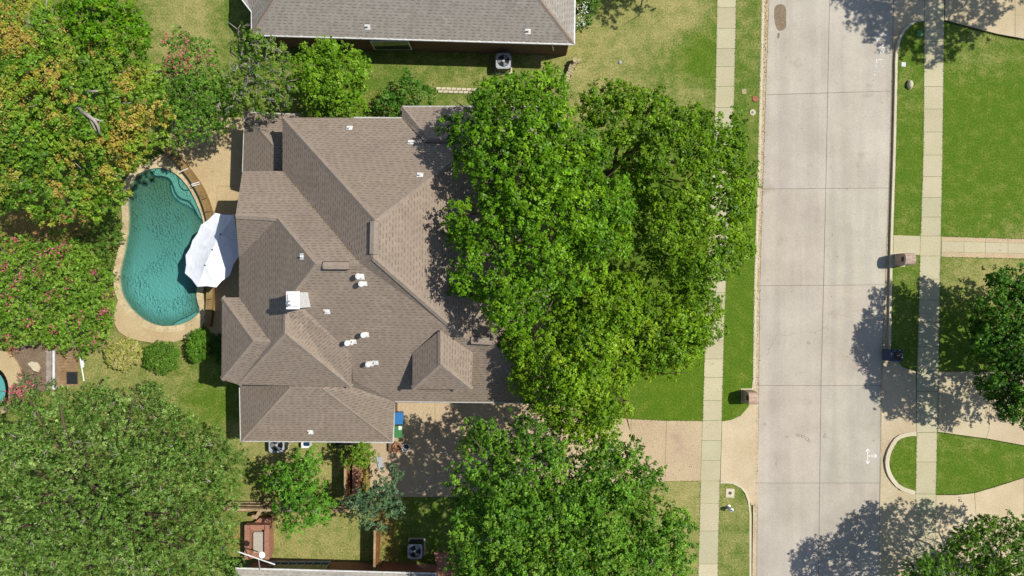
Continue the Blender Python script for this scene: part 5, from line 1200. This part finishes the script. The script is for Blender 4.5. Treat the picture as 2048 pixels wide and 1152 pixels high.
# ------------------------------------------------------------------ ragged turf edges and litter
def scatter_line(tab, y0, y1, side, step=.045, spread=.05):
    out = []; y = y0
    while y < y1:
        if not any(a < y < c for a, c in side[1]):
            p = P(interp(tab, y), y, 0); out.append((p.x+side[0]*RNG.uniform(-.015, spread), p.y+RNG.uniform(-.03, .03), RNG.uniform(.01, .035)))
        y += step*F/H*RNG.uniform(.5, 1.5)
    return out
pts = []
for tab, sd in ((SL0, (1, [(841, 963)])), (SL1, (-1, [(841, 963)])), (LC, (1, [(790, 2000)]))): pts += scatter_line(tab, -60, 1210, sd)
for tab, sd in ((SR0, (1, [(-90, 42), (468, 512), (742, 865), (986, 2000)])), (SR1, (-1, [(-90, 44), (472, 516), (742, 866), (988, 2000)])), (RC, (1, [(-90, 125), (468, 512), (708, 2000)]))):
    o_ = 5 if tab is RC else 0
    pts += [(p[0]+o_*H/F, p[1], p[2]) for p in scatter_line(tab, -60, 1210, sd)]
def scatter_poly(path):
    out = []
    for a, c in zip(path, path[1:]):
        L = math.hypot(c[0]-a[0], c[1]-a[1])*H/F
        for k in range(int(L/.04)):
            t_ = random.random(); p = P(a[0]+(c[0]-a[0])*t_, a[1]+(c[1]-a[1])*t_, 0); out.append((p.x+random.uniform(-.035, .035), p.y+random.uniform(-.035, .035), random.uniform(.01, .03)))
    return out
pts += scatter_poly([(1262, 838), (1333, 841), (1405, 841.5)])+scatter_poly([(1330, 963), (1401, 962)])+scatter_poly(isl[8:])+scatter_poly([(1890, 44), (1932, 55), (1995, 72), (2048, 82)])+scatter_poly([(1883, 473), (2060, 478)])+scatter_poly([(1882, 514), (2060, 518)])+scatter_poly([(870, 994), (1010, 994)])
pts = np.array(pts); m_ = len(pts); nn = RNG.normal(size=(m_, 3))*.6+np.array([0, 0, .7]); nn /= np.linalg.norm(nn, axis=1)[:, None]
gc = np.array([cl(84, 118, 34), cl(108, 138, 48), cl(60, 92, 24), cl(150, 146, 84)]); 
tag(leaves('turf_edge', pts, nn, RNG.uniform(.05, .1, m_), gc[RNG.choice(4, m_, p=[.4, .3, .2, .1])]*RNG.uniform(.8, 1.2, m_)[:, None], None, .4), kind='stuff')
lit = []
for _ in range(900):      # dry litter in the left gutter, thick at the top
    y = random.random()**1.6*1100-20; p = P(interp(LC, y)+random.gauss(9, 2.2), y, ZR+.012+random.uniform(0, .02)); lit.append(tuple(p))
for _ in range(160):
    y = random.uniform(130, 700); p = P(interp(RC, y)-random.uniform(1, 7), y, ZR+.015); lit.append(tuple(p))
for _ in range(240):
    p = P(random.gauss(1750, 120), random.uniform(0, 1150), ZR+.012); lit.append(tuple(p)) if p.x < P(1770, 0).x and p.x > P(1525, 0).x else None
for _ in range(500):
    x, y = random.uniform(790, 1400), random.uniform(810, 990)
    if y < 963 or x < 1010: lit.append(tuple(P(x, y, .02)))
for _ in range(700):      # on the roof near the tree and in the valleys
    x = 1000-abs(random.gauss(0, 75)); y = random.uniform(230, 790); h_ = hit_roof(x, y)
    if h_: lit.append(tuple(h_[0]+Vector((0, 0, .03))))
for _ in range(90):
    t_ = random.random(); h_ = hit_roof(565+154*t_+random.gauss(0, 2), 342+184*t_)
    if h_: lit.append(tuple(h_[0]+Vector((0, 0, .03))))
for _ in range(60): lit.append(tuple(P(random.uniform(420, 520), random.uniform(240, 430), .17)))
for _ in range(70):
    x, y = random.gauss(275, 18), random.gauss(370, 40)
    if inpoly(x, y, POOLS): lit.append(tuple(P(x, y, .1)))
lit = np.array(lit); m_ = len(lit); nn = RNG.normal(size=(m_, 3))*.3+np.array([0, 0, 1]); nn /= np.linalg.norm(nn, axis=1)[:, None]
gc = np.array([cl(150, 120, 76), cl(120, 92, 58), cl(176, 152, 96), cl(100, 110, 50)])
tag(leaves('fallen_leaves', lit, nn, RNG.uniform(.03, .085, m_), gc[RNG.integers(0, 4, m_)], None, .6), kind='stuff')
